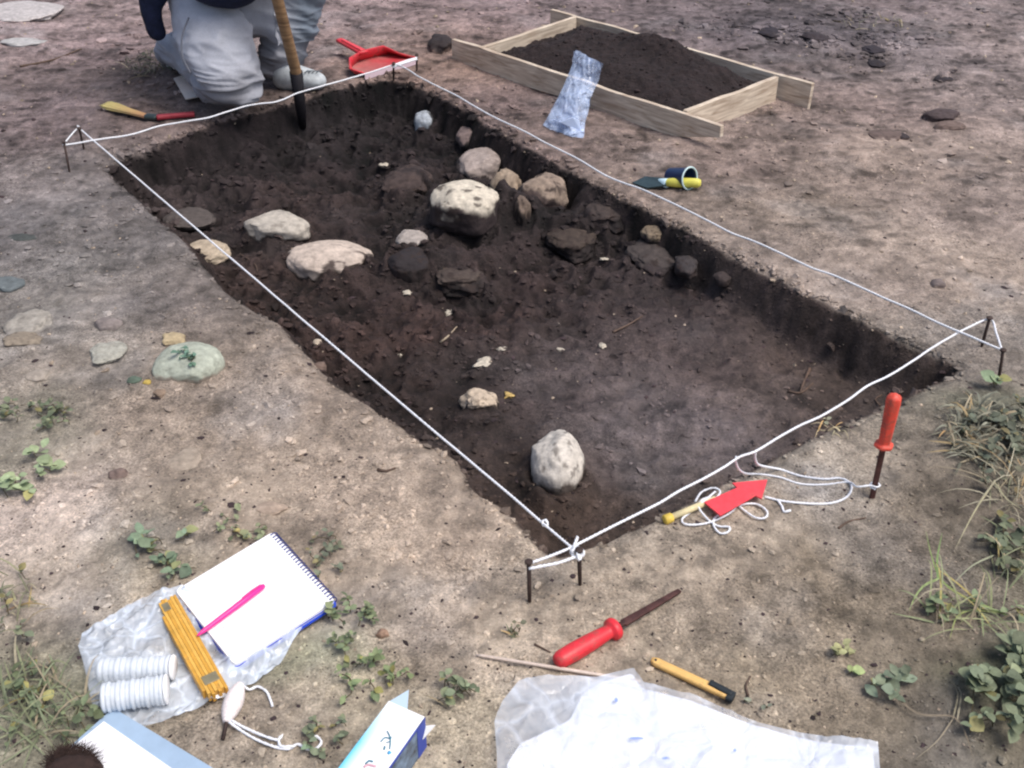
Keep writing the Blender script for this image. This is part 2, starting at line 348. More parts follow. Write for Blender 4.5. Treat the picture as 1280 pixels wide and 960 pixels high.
def slab(C4, z0, z1):   # C4 = four (or more) xy corners
    n = len(C4); V = [(p[0], p[1], z0) for p in C4]+[(p[0], p[1], z1) for p in C4]
    F_ = [tuple(range(n))[::-1], tuple(range(n, 2*n))]+[(i, (i+1) % n, n+(i+1) % n, n+i) for i in range(n)]
    a = sum(C4[i][0]*C4[(i+1) % n][1]-C4[(i+1) % n][0]*C4[i][1] for i in range(n))
    if a < 0: F_ = [f[::-1] for f in F_]
    return (V, F_)
def hull_box(bottom, top):  # two quads of 3d points
    n = len(bottom); V = [tuple(p) for p in bottom]+[tuple(p) for p in top]
    return (V, [tuple(range(n))[::-1], tuple(range(n, 2*n))]+[(i, (i+1) % n, n+(i+1) % n, n+i) for i in range(n)])
def plank(a, b, thick, z0, z1, nlen=14, wave=.002, seed=0):
    a = Vector(a); b = Vector(b); d = (b-a); d.z = 0; n = Vector((-d.y, d.x, 0)).normalized()*thick/2; V = []; F_ = []
    for i in range(nlen+1):
        p = a.lerp(b, i/nlen)
        for sx, zz in ((-1, z0), (1, z0), (1, z1), (-1, z1)):
            q = p+n*sx; w = vn(np.array([[q.x*9, q.y*9, zz*9+seed]]), 3)[0]*wave
            V.append((q.x+n.normalized().x*w, q.y+n.normalized().y*w, zz+w*(.6)))
    for i in range(nlen):
        for k in range(4): F_.append((i*4+k, i*4+(k+1) % 4, i*4+4+(k+1) % 4, i*4+4+k))
    F_.append((3, 2, 1, 0)); F_.append(tuple(nlen*4+k for k in range(4)))
    return (V, F_)
def resamp(P, n):
    P = np.array([tuple(p) for p in P], float); L = np.r_[0, np.cumsum(np.linalg.norm(np.diff(P, axis=0), axis=1))]
    t = np.linspace(0, L[-1], n); return np.stack([np.interp(t, L, P[:, k]) for k in range(3)], 1)
def coons(top, bot, left, right, nu, nv):   # top/bot run left->right, left/right run top->bottom
    T = resamp(top, nu); B = resamp(bot, nu); L = resamp(left, nv); R = resamp(right, nv)
    u = np.linspace(0, 1, nu)[None, :, None]; v = np.linspace(0, 1, nv)[:, None, None]
    S = (1-v)*T[None]+v*B[None]+(1-u)*L[:, None]+u*R[:, None]-((1-u)*(1-v)*T[0]+u*(1-v)*T[-1]+(1-u)*v*B[0]+u*v*B[-1])
    return S
def grid_geo(S):
    nv, nu = S.shape[:2]; V = S.reshape(-1, 3)
    F_ = [(j*nu+i, (j+1)*nu+i, (j+1)*nu+i+1, j*nu+i+1) for j in range(nv-1) for i in range(nu-1)]
    return (V, F_)
_ico = {}
def ico(n):
    if n not in _ico:
        import bmesh
        bm = bmesh.new(); bmesh.ops.create_icosphere(bm, subdivisions=n, radius=1)
        _ico[n] = (np.array([v.co[:] for v in bm.verts]), [tuple(v.index for v in f.verts) for f in bm.faces]); bm.free()
    return _ico[n]
def lathe(prof, p0, p1, seg=20, ell=1, fn=None):
    """profile [(t along axis 0..1, radius)] turned round the axis p0 -> p1"""
    p0 = Vector(p0); p1 = Vector(p1); ax = p1-p0; T = ax.normalized()
    X = T.cross(Vector((0, 0, 1)) if abs(T.z) < .9 else Vector((0, 1, 0))).normalized(); Y = X.cross(T); V = []; F_ = []
    for i, (t, r) in enumerate(prof):
        for k in range(seg):
            a = 2*pi*k/seg; q = r*(fn(t, a) if fn else 1)
            V.append(p0+ax*t+X*cos(a)*q+Y*sin(a)*q*ell)
    n = len(prof)
    for i in range(n-1):
        for k in range(seg): F_.append((i*seg+k, i*seg+(k+1) % seg, (i+1)*seg+(k+1) % seg, (i+1)*seg+k))
    F_.append(tuple(range(seg))[::-1]); F_.append(tuple((n-1)*seg+k for k in range(seg)))
    return ([tuple(v) for v in V], F_)
def strip(P, w, nrm=(0, 0, 1), taper=True):
    """flat ribbon (grass blade, mark)"""
    P = [Vector(p) for p in P]; n = len(P); V = []; F_ = []
    for i, p in enumerate(P):
        T = (P[min(i+1, n-1)]-P[max(i-1, 0)]); s = T.cross(Vector(nrm)).normalized()
        ww = w*(1-.9*(i/(n-1))**2)*(.6+.4*min(1, i)) if taper else w
        V += [p-s*ww/2, p+s*ww/2]
    return ([tuple(v) for v in V], [(2*i, 2*i+1, 2*i+3, 2*i+2) for i in range(n-1)])

# ================================================================== GROUND
def axis(segs):
    out = []
    for a, b, s in segs:
        n = max(1, int(round((b-a)/s))); out += list(np.linspace(a, b, n, endpoint=False))
    return out
def geom(a, b, n, sgn=1):
    return [sgn*q for q in np.geomspace(a, b, n)]
us = sorted([-.85-q for q in np.geomspace(.03, 260, 26)])+axis([(-.85, -.12, .0055), (-.12, .1, .0035), (.1, .88, .005), (.88, 1.08, .0035), (1.08, 1.6, .0065), (1.6, 3.6, .012)])+[3.6+q for q in np.r_[0, np.geomspace(.05, 260, 24)]]
vs = sorted([-.75-q for q in np.geomspace(.03, 260, 26)])+axis([(-.75, -.1, .0055), (-.1, .1, .0035), (.1, 1.85, .005), (1.85, 2.15, .0045), (2.15, 2.6, .007), (2.6, 4.1, .012)])+[4.1+q for q in np.r_[0, np.geomspace(.05, 260, 24)]]
us = np.array(us); vs = np.array(vs); UU, VV = np.meshgrid(us, vs)
GX = (O.x+UX.x*UU+VX.x*VV).ravel(); GY = (O.y+UX.y*UU+VX.y*VV).ravel()
GZ = height(GX, GY)
fard = ss((np.hypot(GX, GY-2.2)-3.3)/2.0); GZ = GZ*(1-fard)+.004*fard
nu, nv = len(us), len(vs); nV = nu*nv; GZ2 = GZ.reshape(nv, nu)
me = bpy.data.meshes.new('ground'); me.vertices.add(nV)
me.vertices.foreach_set('co', np.stack([GX, GY, GZ], 1).ravel())
idx = np.arange(nV).reshape(nv, nu)
Q = np.stack([idx[:-1, :-1], idx[:-1, 1:], idx[1:, 1:], idx[1:, :-1]], -1).reshape(-1, 4)
me.loops.add(Q.size); me.polygons.add(len(Q)); me.loops.foreach_set('vertex_index', Q.ravel().astype(np.int32))
me.polygons.foreach_set('loop_start', (np.arange(len(Q))*4).astype(np.int32))
me.update(calc_edges=True); me.polygons.foreach_set('use_smooth', np.ones(len(Q), bool))
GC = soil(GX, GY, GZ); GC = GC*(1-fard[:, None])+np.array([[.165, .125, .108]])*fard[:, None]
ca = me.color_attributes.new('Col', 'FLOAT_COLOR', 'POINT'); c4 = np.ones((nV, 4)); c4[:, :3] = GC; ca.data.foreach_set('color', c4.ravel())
wet = me.attributes.new('Wet', 'FLOAT', 'POINT')
sdv = pit_sd(GX, GY); uu = UU.ravel(); vv = VV.ravel(); PP = np.stack([GX, GY], 1)
wv = ss(sdv/.05)*(.25+.75*ss((.95-vv)/.5)*ss((uu-.25)/.3)*np.clip(.6+1.2*fbm(PP, 7, 2, 33), 0, 1))
wet.data.foreach_set('value', wv.astype(np.float32)); me.materials.append(soil_material())
ground = bpy.data.objects.new('ground', me); col.objects.link(ground); ground['kind'] = 'structure'
ground['label'] = 'bare trampled soil with a dug rectangular trench cut into it'

# ------------------------------------------------------------------ loose crumbs and grit (uncountable)
def scatter(px, py, size, colr, name, label, seedn, flat=.7, m=None, lift=.25):
    size = np.minimum(size, .0045); n = len(px); D = np.zeros((n, 3)); X = np.zeros(n); Y = np.zeros(n)
    r_ = np.array([tuple(ray(a, b)) for a, b in zip(px, py)])
    z = np.zeros(n)
    for _ in range(6):
        t = (z-H)/r_[:, 2]; X = r_[:, 0]*t; Y = r_[:, 1]*t; z = .5*z+.5*height(X, Y)
    z = height(X, Y)
    d = np.hypot(Y, H)
    s = size*d
    base = colr if colr is not None else soil(X, Y)*E_/1.0
    iv, iface = ico(1); iv = iv*1.0; k = len(iv); r = np.random.default_rng(seedn)
    jit = 1+.30*r.standard_normal((n, k, 1))
    sc3 = np.stack([1+.5*r.random(n), .7+.5*r.random(n), flat*(.6+.6*r.random(n))], 1)
    a = r.random(n)*2*pi; ca_, sa = np.cos(a), np.sin(a)
    W = iv[None]*jit*sc3[:, None, :]*s[:, None, None]
    R = np.stack([W[..., 0]*ca_[:, None]-W[..., 1]*sa[:, None], W[..., 0]*sa[:, None]+W[..., 1]*ca_[:, None], W[..., 2]], -1)
    R += np.stack([X, Y, z+s*flat*lift], 1)[:, None, :]
    V = R.reshape(-1, 3); fa = np.array(iface); FF = (fa[None]+(np.arange(n)*k)[:, None, None]).reshape(-1, 3)
    me = bpy.data.meshes.new(name); me.vertices.add(len(V)); me.vertices.foreach_set('co', V.ravel())
    me.loops.add(FF.size); me.polygons.add(len(FF)); me.loops.foreach_set('vertex_index', FF.ravel().astype(np.int32))
    me.polygons.foreach_set('loop_start', (np.arange(len(FF))*3).astype(np.int32)); me.update(calc_edges=True)
    me.polygons.foreach_set('use_smooth', np.zeros(len(FF), bool))
    C_ = np.repeat(base*(.75+.6*r.random((n, 1))), k, 0)
    ca = me.color_attributes.new('Col', 'FLOAT_COLOR', 'POINT'); c4 = np.ones((len(V), 4)); c4[:, :3] = np.clip(C_, 0, .8); ca.data.foreach_set('color', c4.ravel())
    me.materials.append(m or MCR)
    o = bpy.data.objects.new(name, me); col.objects.link(o); return tag(o, label, 'soil', kind='stuff')
MCR = mat('crumb', vc=True, rough=.9, ns=300, na=.35, bump=.5, bs=400)
n = 15000
px = rng.uniform(-60, 1340, n); py = rng.uniform(-20, 1000, n)
scatter(px, py, np.exp(rng.normal(-7.25, .55, n)), None, 'soil_crumbs', 'loose soil crumbs of the colour of the ground around them', 1)
n = 4200   # darker clods in the pit
t = rng.random(n); q = rng.random(n)
px = 100+t*1050; py = 110+q*560; g = np.array([tuple(at(a, b, -.1))[:2] for a, b in zip(px, py)]); k = pit_sd(g[:, 0], g[:, 1]) > .02
u_ = (g[:, 0]-O.x)*UX.x+(g[:, 1]-O.y)*UX.y; v_ = (g[:, 0]-O.x)*VX.x+(g[:, 1]-O.y)*VX.y
k &= (rng.random(n) < (.25+.75*ss((v_-.3)/.5)+.4*ss((.35-u_)/.2)))
scatter(px[k], py[k], np.exp(rng.normal(-6.45, .45, k.sum())), None, 'pit_clods', 'crumbled dark soil lying on the floor of the trench', 2)
n = 1500   # pale grit
px = rng.uniform(-30, 1310, n); py = rng.uniform(0, 980, n)
g = np.array([tuple(at(a, b, -.03))[:2] for a, b in zip(px, py)]); k = (pit_sd(g[:, 0], g[:, 1]) < 0) | (rng.random(n) < .22); px = px[k]; py = py[k]; n = len(px)
cg = np.array([lin((190, 172, 152))])/1.25*np.ones((n, 1))*rng.uniform(.6, 1.15, (n, 1))
scatter(px, py, np.exp(rng.normal(-7.05, .4, n)), cg, 'pale_grit', 'pale grit strewn over the soil', 3)
n = 2600   # dark organic bits, front
px = rng.uniform(-30, 1310, n); py = 1000-rng.random(n)**1.4*1000
cg = np.array([lin((60, 48, 50))])*np.ones((n, 1))*rng.uniform(.5, 1.3, (n, 1))
scatter(px, py, np.exp(rng.normal(-7.0, .45, n)), cg, 'dark_litter', 'dark specks of bark and charcoal on the soil', 4, flat=.35)
# clods: row on the far right, patches at left
cl = []
for cx, cy, rx, ry, nn in ((960,38,50,8,110),(1010,52,50,7,90),(1050,25,60,12,70),(1110,50,50,10,130),(1080,70,50,5,50),(900,30,60,10,40),(1180,98,16,5,20),(1010,45,120,20,30),(190,105,60,25,50),(170,60,150,30,30),(320,395,60,30,60),(280,480,90,50,50),(800,600,260,60,10),(420,560,120,60,60),(150,650,140,60,60),(600,140,60,14,25),(1090,190,160,50,40),(560,690,100,40,40),(120,300,110,70,90),(450,640,90,40,40),(300,600,300,160,70),(700,780,400,120,70),(1050,700,260,200,50),(700,10,150,8,20)):
    for _ in range(nn): cl.append((cx+rng.normal()*rx*.5, cy+rng.normal()*ry*.5, 0))
cl = np.array(cl)
scatter(cl[:, 0], cl[:, 1], np.exp(rng.normal(-6.3, .5, len(cl))), None, 'soil_clods', 'small lumps of trampled earth lying in patches', 5, flat=.6)

# crumbs and little stones sticking out of the cut edge
rp = []
for i in range(len(RIM)):
    a = RIM[i]; b = RIM[(i+1) % len(RIM)]; L_ = sqrt((a[0]-b[0])**2+(a[1]-b[1])**2)
    for _ in range(int(L_*.55)):
        t = rng.random(); x = a[0]+(b[0]-a[0])*t; y = a[1]+(b[1]-a[1])*t; cx_, cy_ = 620, 330
        o_ = rng.normal()*7+3; d_ = sqrt((x-cx_)**2+(y-cy_)**2); rp.append((x+(cx_-x)/d_*o_, y+(cy_-y)/d_*o_))
rp = np.array(rp)
scatter(rp[:, 0], rp[:, 1], np.exp(rng.normal(-6.5, .5, len(rp))), None, 'edge_crumbs', 'crumbling soil along the cut edge of the trench', 6, flat=.9)
# ------------------------------------------------------------------ stones
MST = mat('stone', vc=True, rough=.85, ns=70, na=.28, bump=.55, bs=130, bd=.003)
DIRT = lin((52, 40, 36))/1.2
def stone(px, py, w, h, label, c=(190, 178, 162), dirt=.25, cr=.75, rot=0, group=None, rough=.1, seed=None, name='stone', sink=.15, sub=5, lift=0, cat='stone', dcol=None, pts=None):
    seed = seed if seed is not None else int(px*7+py)
    g = atg(px, py+h*.18); D = (Vector((0, 0, H))-g).length; phi = math.asin((H-g.z)/D)
    a = w*D/F/2; hh = h*D/F/2; c_ = cr*hh/max(.5, cos(phi))*.9; b = sqrt(max((hh**2-(c_*cos(phi))**2), (.35*hh)**2))/sin(phi); b = min(b, a*1.5)
    V, F_ = ico(sub if w > 40 else 4); V = V.copy()
    sp = V*1.0; rs = np.random.default_rng(seed)
    for _ in range(9 if rough > .09 else 4):
        n_ = rs.normal(size=3); n_ /= np.linalg.norm(n_); q_ = V@n_; V = V-n_[None]*(np.clip(q_-rs.uniform(.70, .92), 0, 9)*.8)[:, None]
    sp = V*1.0
    V *= (1+rough*1.6*fbm(sp+seed*1.3, 1.1, 2, seed % 97)+rough*.8*fbm(sp+seed, 2.6, 3, seed % 89)+rough*.25*fbm(sp+seed, 9, 2, 5))[:, None]
    V[:, 2] = np.sign(V[:, 2])*np.abs(V[:, 2])**.85
    hn = V[:, 2].copy()
    lo_ = V[:, 2] < 0; V[lo_, :2] *= (1/np.sqrt(np.clip(1-.75*np.clip(V[lo_, 2], -1, 0)**2, .2, 1)))[:, None]*.99; V[lo_, 2] *= 1.8
    V *= np.array([a, b, c_])
    cs, sn = cos(rot), sin(rot); V = np.stack([V[:, 0]*cs-V[:, 1]*sn, V[:, 0]*sn+V[:, 1]*cs, V[:, 2]], 1)
    # centre so that the visible middle sits on the pixel
    z0 = g.z+c_*sink+lift; ctr = at(px, py, z0)
    for _ in range(6): z0 = .5*z0+.5*(hz(ctr.x, ctr.y)+c_*sink+lift); ctr = at(px, py, z0)
    V += np.array([ctr.x, ctr.y, z0])
    base = lin(c)/1.2
    nn = fbm(sp+seed, 2.2, 4, 11)
    gz_ = height(V[:, 0], V[:, 1]); cl_ = (V[:, 2]-gz_)/max(c_, .006)
    k = np.maximum(np.clip((dirt*2-1 - hn + nn*.9)*3+.5, 0, 1), np.clip(1-(cl_-(.10 if g.z < -.03 else .02)-.34*np.clip(nn+.25, 0, 1)*(1 if dirt > .06 else .3))*9, 0, 1)*.9)[:, None]
    if dcol is None: dcol = np.clip(soil(V[:, 0], V[:, 1])*.9*(1+.3*nn)[:, None], .003, .5)
    mott = (1+.22*fbm(sp+seed, 5, 3, 13)+.1*fbm(sp, 16, 2, 15))[:, None]
    C_ = (base[None]*mott)*(1-k)+k*(DIRT[None] if dcol is None else (lin(dcol)/1.2)[None] if isinstance(dcol, tuple) else dcol)
    if dirt > .05:
        sp2 = np.clip((fbm(sp+seed*2, 3.6, 4, 19)-.27)*9, 0, 1)[:, None]*min(1, dirt*2.2)
        C_ = C_*(1-sp2*.8)+DIRT*sp2*.8
    return obj(name, (V, F_, np.clip(C_, .003, .8)), MST, label=label, cat=cat, group=group)
# inside the trench
stone(600,208,56,50,'rounded grey stone at the back of the stone cluster in the trench',(172,158,150),.18,.8,sink=.3)
stone(580,252,84,54,'broad pale domed stone at the front left of the cluster, lower half dark with soil',(216,206,188),.58,.85,sink=.35,dcol=(60,50,50),rough=.07)
stone(631,236,40,62,'narrow rugged brownish stone wedged upright in the middle of the cluster',(168,150,130),.25,.9,rough=.2,rot=.3,sink=.3)
stone(680,252,66,74,'large brown stone with a pale upper edge at the right of the cluster',(158,140,124),.50,.9,rough=.14,sink=.3,dcol=(80,66,64))
stone(349,281,80,36,'smooth elongated pale stone left of centre, standing clear of the trench floor',(190,182,170),.20,.8,sink=.3)
stone(411,325,108,48,'large flat pale stone, widest in the trench',(206,190,176),.16,.75,sink=.2,rough=.08)
stone(517,301,42,26,'small pale stone perched on a dark lump of soil',(176,166,158),.25,.8,lift=.03)
stone(511,328,54,40,'dark moist lump of soil under a small pale stone',(46,40,42),.5,.8,name='soil_lump',cat='soil lump')
stone(260,313,54,27,'flat pale stone half buried in the left edge of the trench under the string',(190,174,152),.1,.5,sink=.1,lift=.0)
stone(599,503,50,30,'small pale stone on a mound beside a yellowish flake',(206,188,166),.30,.8,rough=.2)
stone(697,579,70,92,'large pale egg shaped stone nearest the front corner of the trench',(222,214,202),.33,.7,rot=.1,rough=.07,sink=.35)
stone(530,152,24,26,'small bluish white stone near the back corner of the trench',(176,184,192),.25,.9)
stone(583,168,28,22,'small grey brown stone half sunk near the long far wall',(128,112,108),.3,.8)
stone(820,291,32,20,'small stone with a yellowish top beside the long far wall',(140,124,104),.5,.7,rough=.2)
stone(817,322,62,44,'squat dark brown boulder at the foot of the long far wall',(79,71,68),.62,.55,rough=.22,sink=-.12)
stone(858,330,28,24,'small dark round stone right of the squat brown boulder',(68,62,62),.62,.55,rough=.22)
stone(508,228,62,48,'rounded reddish brown boulder behind the pale stones',(75,62,58),.62,.55,rough=.22,sink=-.12)
stone(755,264,46,34,'soft brown hump of stone between cluster and long far wall',(70,60,56),.62,.55,rough=.22,sink=-.12)
stone(573,348,66,34,'low brown hump of stone in front of the cluster',(79,68,62),.62,.55,rough=.22,sink=-.12)
stone(716,296,60,34,'low brown soil covered stone right below the cluster',(71,60,53),.62,.55,rough=.2,sink=-.12)
stone(237,272,64,24,'low grey stone barely showing behind the flat stone on the left edge',(92,84,80),.3,.4)
stone(399,459,18,14,'little brown stone sticking out of the left trench edge',(130,110,98),.2)
stone(903,347,22,14,'little dark stone on the right hand part of the trench floor',(70,60,58),.2)
stone(652,262,20,36,'small brown stone leaning between two larger stones of the cluster',(120,104,92),.5,.9,rough=.2)
stone(550,268,14,20,'tiny pale stone at the left foot of the broad domed stone',(180,168,150),.3,.9)
# outside
stone(236,457,84,56,'large greenish white stone with a weed growing over it, left of the trench',(184,190,174),.08,.7,rot=.25,sink=.15,rough=.06)
stone(215,425,32,18,'yellowish flat stone behind the large greenish white stone',(190,172,138),.1,.7,rough=.18)
stone(132,441,46,26,'flat angular pale grey stone in the left foreground',(178,176,164),.1,.5,rough=.18)
stone(134,406,34,20,'rounded grey stone casting a dark edge, left of the trench',(140,130,126),.1,.8)
stone(38,405,52,30,'half buried pale grey stone near the left margin',(166,160,150),.15,.5,rough=.15)
stone(30,425,40,18,'rough brownish stone just in front of the half buried pale one',(150,138,122),.3,.6,rough=.25)
stone(47,468,28,14,'thin oval pale stone lying flush with the soil at left',(166,156,144),.05,.4)
stone(233,576,40,26,'flat pale stone set flush in the front left soil',(170,156,140),.05,.3,rough=.15)
stone(336,636,38,18,'weathered tan stone just behind the notebook',(186,166,148),.1,.5,rough=.2)
stone(148,594,22,16,'lumpy brown stone in the front left soil',(130,112,104),.1,.8,rough=.2)
stone(168,475,18,10,'small green tinged pebble left of the large white stone',(96,112,98),.1,.7)
stone(183,478,10,7,'tiny yellow pebble touching the green tinged one',(196,170,90),0,.7)
stone(200,492,16,12,'small brown pebble in front of the large white stone',(150,130,112),.2,.8)
stone(478,793,18,14,'reddish tan pebble right of the notebook',(170,140,118),.1,.8,rough=.15)
stone(8,356,40,18,'bluish grey stone cut by the left margin',(110,118,120),.1,.6)
stone(24,14,82,20,'long white stone slab in the top left corner',(196,190,188),.05,.4,sub=5)
stone(26,52,54,8,'thin white stone sliver below the long slab, top left',(190,188,186),.05,.4)
stone(28,297,32,9,'flat dark grey stone at the left margin',(78,82,80),.05,.5)
stone(1179,145,44,16,'larger dark domed clod on the right hand soil',(84,72,72),.2,.9,name='soil_clod',cat='clod')
stone(1188,158,36,12,'pale topped clod with a dark crescent edge on the right hand soil',(124,106,98),.25,.8,name='soil_clod',cat='clod')
stone(1108,170,42,14,'low brown clod left of the two larger ones at right',(112,96,90),.2,.7,name='soil_clod',cat='clod')
stone(1127,170,18,9,'dark little clod touching the low brown one at right',(60,52,54),.2,.8,name='soil_clod',cat='clod')
stone(1172,355,18,14,'round grey pebble behind the right corner pegs',(128,116,112),.1,.9)
stone(552,56,32,22,'dark clod of earth at the left end of the wooden frame',(54,46,46),.4,.9,name='soil_clod',cat='clod',rough=.2)
stone(1020,46,26,11,'long dark ridge of turned earth at the top right',(62,54,58),.5,.6,name='soil_clod',cat='clod',rough=.3)
stone(1092,62,28,11,'dark ragged clod at the right end of the far row',(54,48,54),.5,.6,name='soil_clod',cat='clod',rough=.3)
stone(962,42,26,12,'dark ragged clod at the left end of the far row',(52,46,52),.5,.6,name='soil_clod',cat='clod',rough=.3)
stone(1095,80,20,9,'small black clod below the far row',(48,42,46),.5,.7,name='soil_clod',cat='clod')
stone(1180,99,24,8,'small flat black clod on open ground at upper right',(52,46,50),.5,.7,name='soil_clod',cat='clod')
stone(397,428,12,9,'tiny cream pebble under the left string inside the trench',(196,180,160),.05)
# pale chips on the trench floor
MCH = mat('chip', vc=True, rough=.8, ns=200, na=.2)
for i, (x, y, s, lb) in enumerate([(509,366,16,'white crumbling lump near the small perched stone'),(562,391,20,'thin cream flake lying flat in mid trench'),(499,443,8,'tiny white chip in the left half of the trench'),(696,405,8,'tiny bright chip on the dark trench floor'),(756,323,12,'white chip at right of the stone cluster'),(628,436,14,'pale splinter standing in mid trench'),(752,432,14,'pale broken crust in the middle of the floor'),(636,493,18,'yellowish flake beside the small mounded stone'),(606,453,30,'pale streak of crumbled shell in mid trench'),(700,438,16,'cream crumb left of the pale broken crust'),(735,590,6,'tiny pale chip beside the egg shaped stone'),(553,335,14,'yellowish chip left of the low brown hump'),(490,238,10,'pale chip on the reddish brown boulder'),(480,205,14,'pale chip in the shaded back of the trench')]):
    stone(x, y, s*.8, s*.36, lb, (206, 196, 178) if 'yellow' not in lb else (206, 176, 110), .2, .5, rough=.45, rot=i*1.3, name='chip', cat='chip')

# twigs
MTW = mat('twig', (.12, .08, .06), .8, 80, .3, bump=.4)
MTWP = mat('pale_twig', (.42, .34, .24), .8, 80, .3)
def twig(pts, r, label, m=MTW):
    P = [atg(x, y, r*.7) for x, y in pts]
    S = spline(P, .006); rr = [r*(1-.5*i/len(S)) for i in range(len(S))]
    obj('twig', tube(S, rr, 6), m, label=label, cat='twig')
twig([(550,429),(560,421),(571,409)], .0022, 'pale slanting twig in mid trench', MTWP)
twig([(766,416),(785,407),(803,396)], .003, 'brown twig across the middle of the trench floor')
twig([(1012,462),(1004,480),(1000,492)], .004, 'dark root stump sticking from the right hand floor')
twig([(985,490),(1000,492),(1016,480)], .003, 'curved root crossing a dark root stump')
twig([(1100,508),(1094,500),(1102,494)], .0022, 'crooked root at the near right trench edge')
twig([(472,588),(483,590),(494,586)], .0028, 'short black stick on the soil left of the trench')
twig([(668,806),(678,811),(688,816)], .0018, 'short black twig between pegs and red handled file')
twig([(1048,661),(1060,653),(1082,648)], .0022, 'dark twig on the soil below the upright file')
twig([(25,84),(65,76),(102,62)], .004, 'long thin branch lying on the ground at upper left')
twig([(300,318),(318,330),(322,340)], .002, 'curled root hair beside the flat pale stone')
twig([(935,870),(932,858),(938,846)], .002, 'curled brown stem right of the yellow handled tool')

# ================================================================== PEGS AND STRING
MIR = mat('rusty_iron', (.06, .04, .035), .7, 90, .4, bump=.5, metal=.3)
ZS = .067
def peg(topx, topy, bx_, by_, label):
    t_ = at(topx, topy, ZS+.006); b_ = atg(bx_, by_); b_ = b_+(b_-t_)*.35
    r = .0032
    root = thing('iron_peg', label, 'peg', (b_.x, b_.y, atg(bx_, by_).z), 'iron pegs holding the string')
    T = (t_-b_).normalized()
    obj('shaft', tube([b_, b_.lerp(t_, .5), t_], [r*.7, r, r], 8), MIR, root)
    obj('head', lathe([(0, r), (.2, r*1.9), (.8, r*1.9), (1, r*1.5)], t_-T*.001, t_+T*.003, 10), MIR, root)
peg(661,703,662,752,'rusty iron peg at the front corner, the one further from the trench')
peg(724,688,725,731,'rusty iron peg at the front corner, the one under the string knot')
peg(1237,398,1227,433,'rusty iron peg at the right corner, the further back of the two')
peg(1254,438,1248,476,'rusty iron peg at the right corner, the nearer of the two')
peg(492,80,492,100,'iron peg at the far corner beside the front lip of the dustpan')
peg(521,69,521,88,'iron peg at the far corner, the one right of the dustpan')
peg(80,178,87,215,'iron peg at the left corner, the outer of the two')
peg(99,161,105,186,'iron peg at the left corner, the inner of the two')
MSTR = mat('white_cord', (.86, .88, .92), .7, 500, .1)
A = lambda L, z=ZS: [at(x, y, z) for x, y in L]
loop = thing('boundary_string', 'white twisted string stretched on pegs round the whole trench', 'string', at(661, 708, 0))
s1 = A([(661,704),(690,694),(716,683),(780,651),(820,631),(850,613),(880,598),(905,584),(925,571),(945,564),(975,546),(1000,532),(1030,518),(1060,500),(1085,482),(1110,470),(1140,452),(1165,435),(1185,423),(1205,412),(1237,399)])
obj('string_line', cord_geo(s1+A([(1246,418),(1254,441)]), .0020, wob=.001), MSTR, loop)
s2 = A([(491,82),(500,84),(512,90),(524,98),(545,109),(572,122),(600,139),(625,152),(655,166),(681,180),(719,199),(756,221),(780,231),(805,240),(850,261),(886,279),(915,294),(942,304),(980,321),(1014,337),(1040,346),(1070,359),(1105,375),(1137,389),(1170,405),(1205,420),(1254,441)])
for p in s2: p.z += .0045
obj('string_line', cord_geo(s2, .0021, wob=.0007), MSTR, loop)
s3 = A([(79,181),(114,176),(166,168),(197,158),(232,152),(262,147),(306,133),(346,127),(372,116),(411,105),(451,94),(492,81),(521,72)])
obj('string_line', cord_geo(s3, .0022, wob=.002), MSTR, loop)
s3b = A([(521,74),(508,78),(491,84)], ZS-.003)
obj('string_line', cord_geo(s3b, .0032), MSTR, loop)
s4 = A([(79,181),(88,170),(99,160),(108,168),(250,290),(400,418),(520,520),(600,587),(680,655),(727,695)])
for p in s4[4:]: p.z += .0
obj('string_line', cord_geo(s4, .0019, wob=.0006), MSTR, loop)
s5 = A([(661,711),(676,708),(700,703),(727,693)], ZS-.002)
obj('string_line', cord_geo(s5, .0022), MSTR, loop)
obj('knot', cord_geo([at(714,690,ZS+.004), at(722,684,ZS+.006), at(730,692,ZS+.002), at(720,697,ZS-.004), at(714,688,ZS), at(728,687,ZS+.003), at(724,700,ZS-.004), at(722,690,ZS+.006)], .0022), MSTR, loop)
obj('knot', cord_geo([at(716,692,ZS), at(718,682,ZS+.004), at(722,671,ZS+.008)], .0022), MSTR, loop)
obj('knot', tube(spline(A([(677,651),(681,655),(685,658)]), .002), [.002]+[.0042]*3+[.002]*20, 8), MSTR, loop) if False else None
obj('knot', cord_geo([at(677,652,ZS+.002), at(682,650,ZS+.005), at(685,656,ZS+.001), at(679,657,ZS-.003), at(678,651,ZS+.004)], .0018), MSTR, loop)

# ================================================================== UPRIGHT RED-HANDLED FILE
MRED = mat('red_plastic', (.80, .095, .06), .45, 60, .15, dirt=.6, bump=.15, bs=80, subs=.15)
MRED2 = mat('red_plastic_dark', (.74, .035, .05), .42, 60, .15, dirt=.55, bump=.15, bs=80)
b_ = atg(1090, 622); tp = atd(1119, 492, b_.y+.012); 
ax = tp-b_
root = thing('file', 'red handled rusty file stuck upright in the soil with string tied round its blade', 'file', b_)
Lh = .50
hp = [(0, .002), (.0, .0125), (.03, .0150), (.07, .0145), (.085, .0098), (.12, .0095), (.5, .0110), (.86, .0118), (.93, .0112), (.97, .008), (1, .003)]
def hexa(t, a): return 1+.06*cos(6*a)-.12*(1 if (t > .2 and t < .85 and sin(a*1+1) > .2) else 0)*(.5+.5*sin(t*120))
P0 = b_+ax*Lh
prof = []
for i in range(70):
    t = i/69; prof.append((t, float(np.interp(t, [p[0] for p in hp[1:]], [p[1] for p in hp[1:]]))))
prof = [(0, .003)]+prof
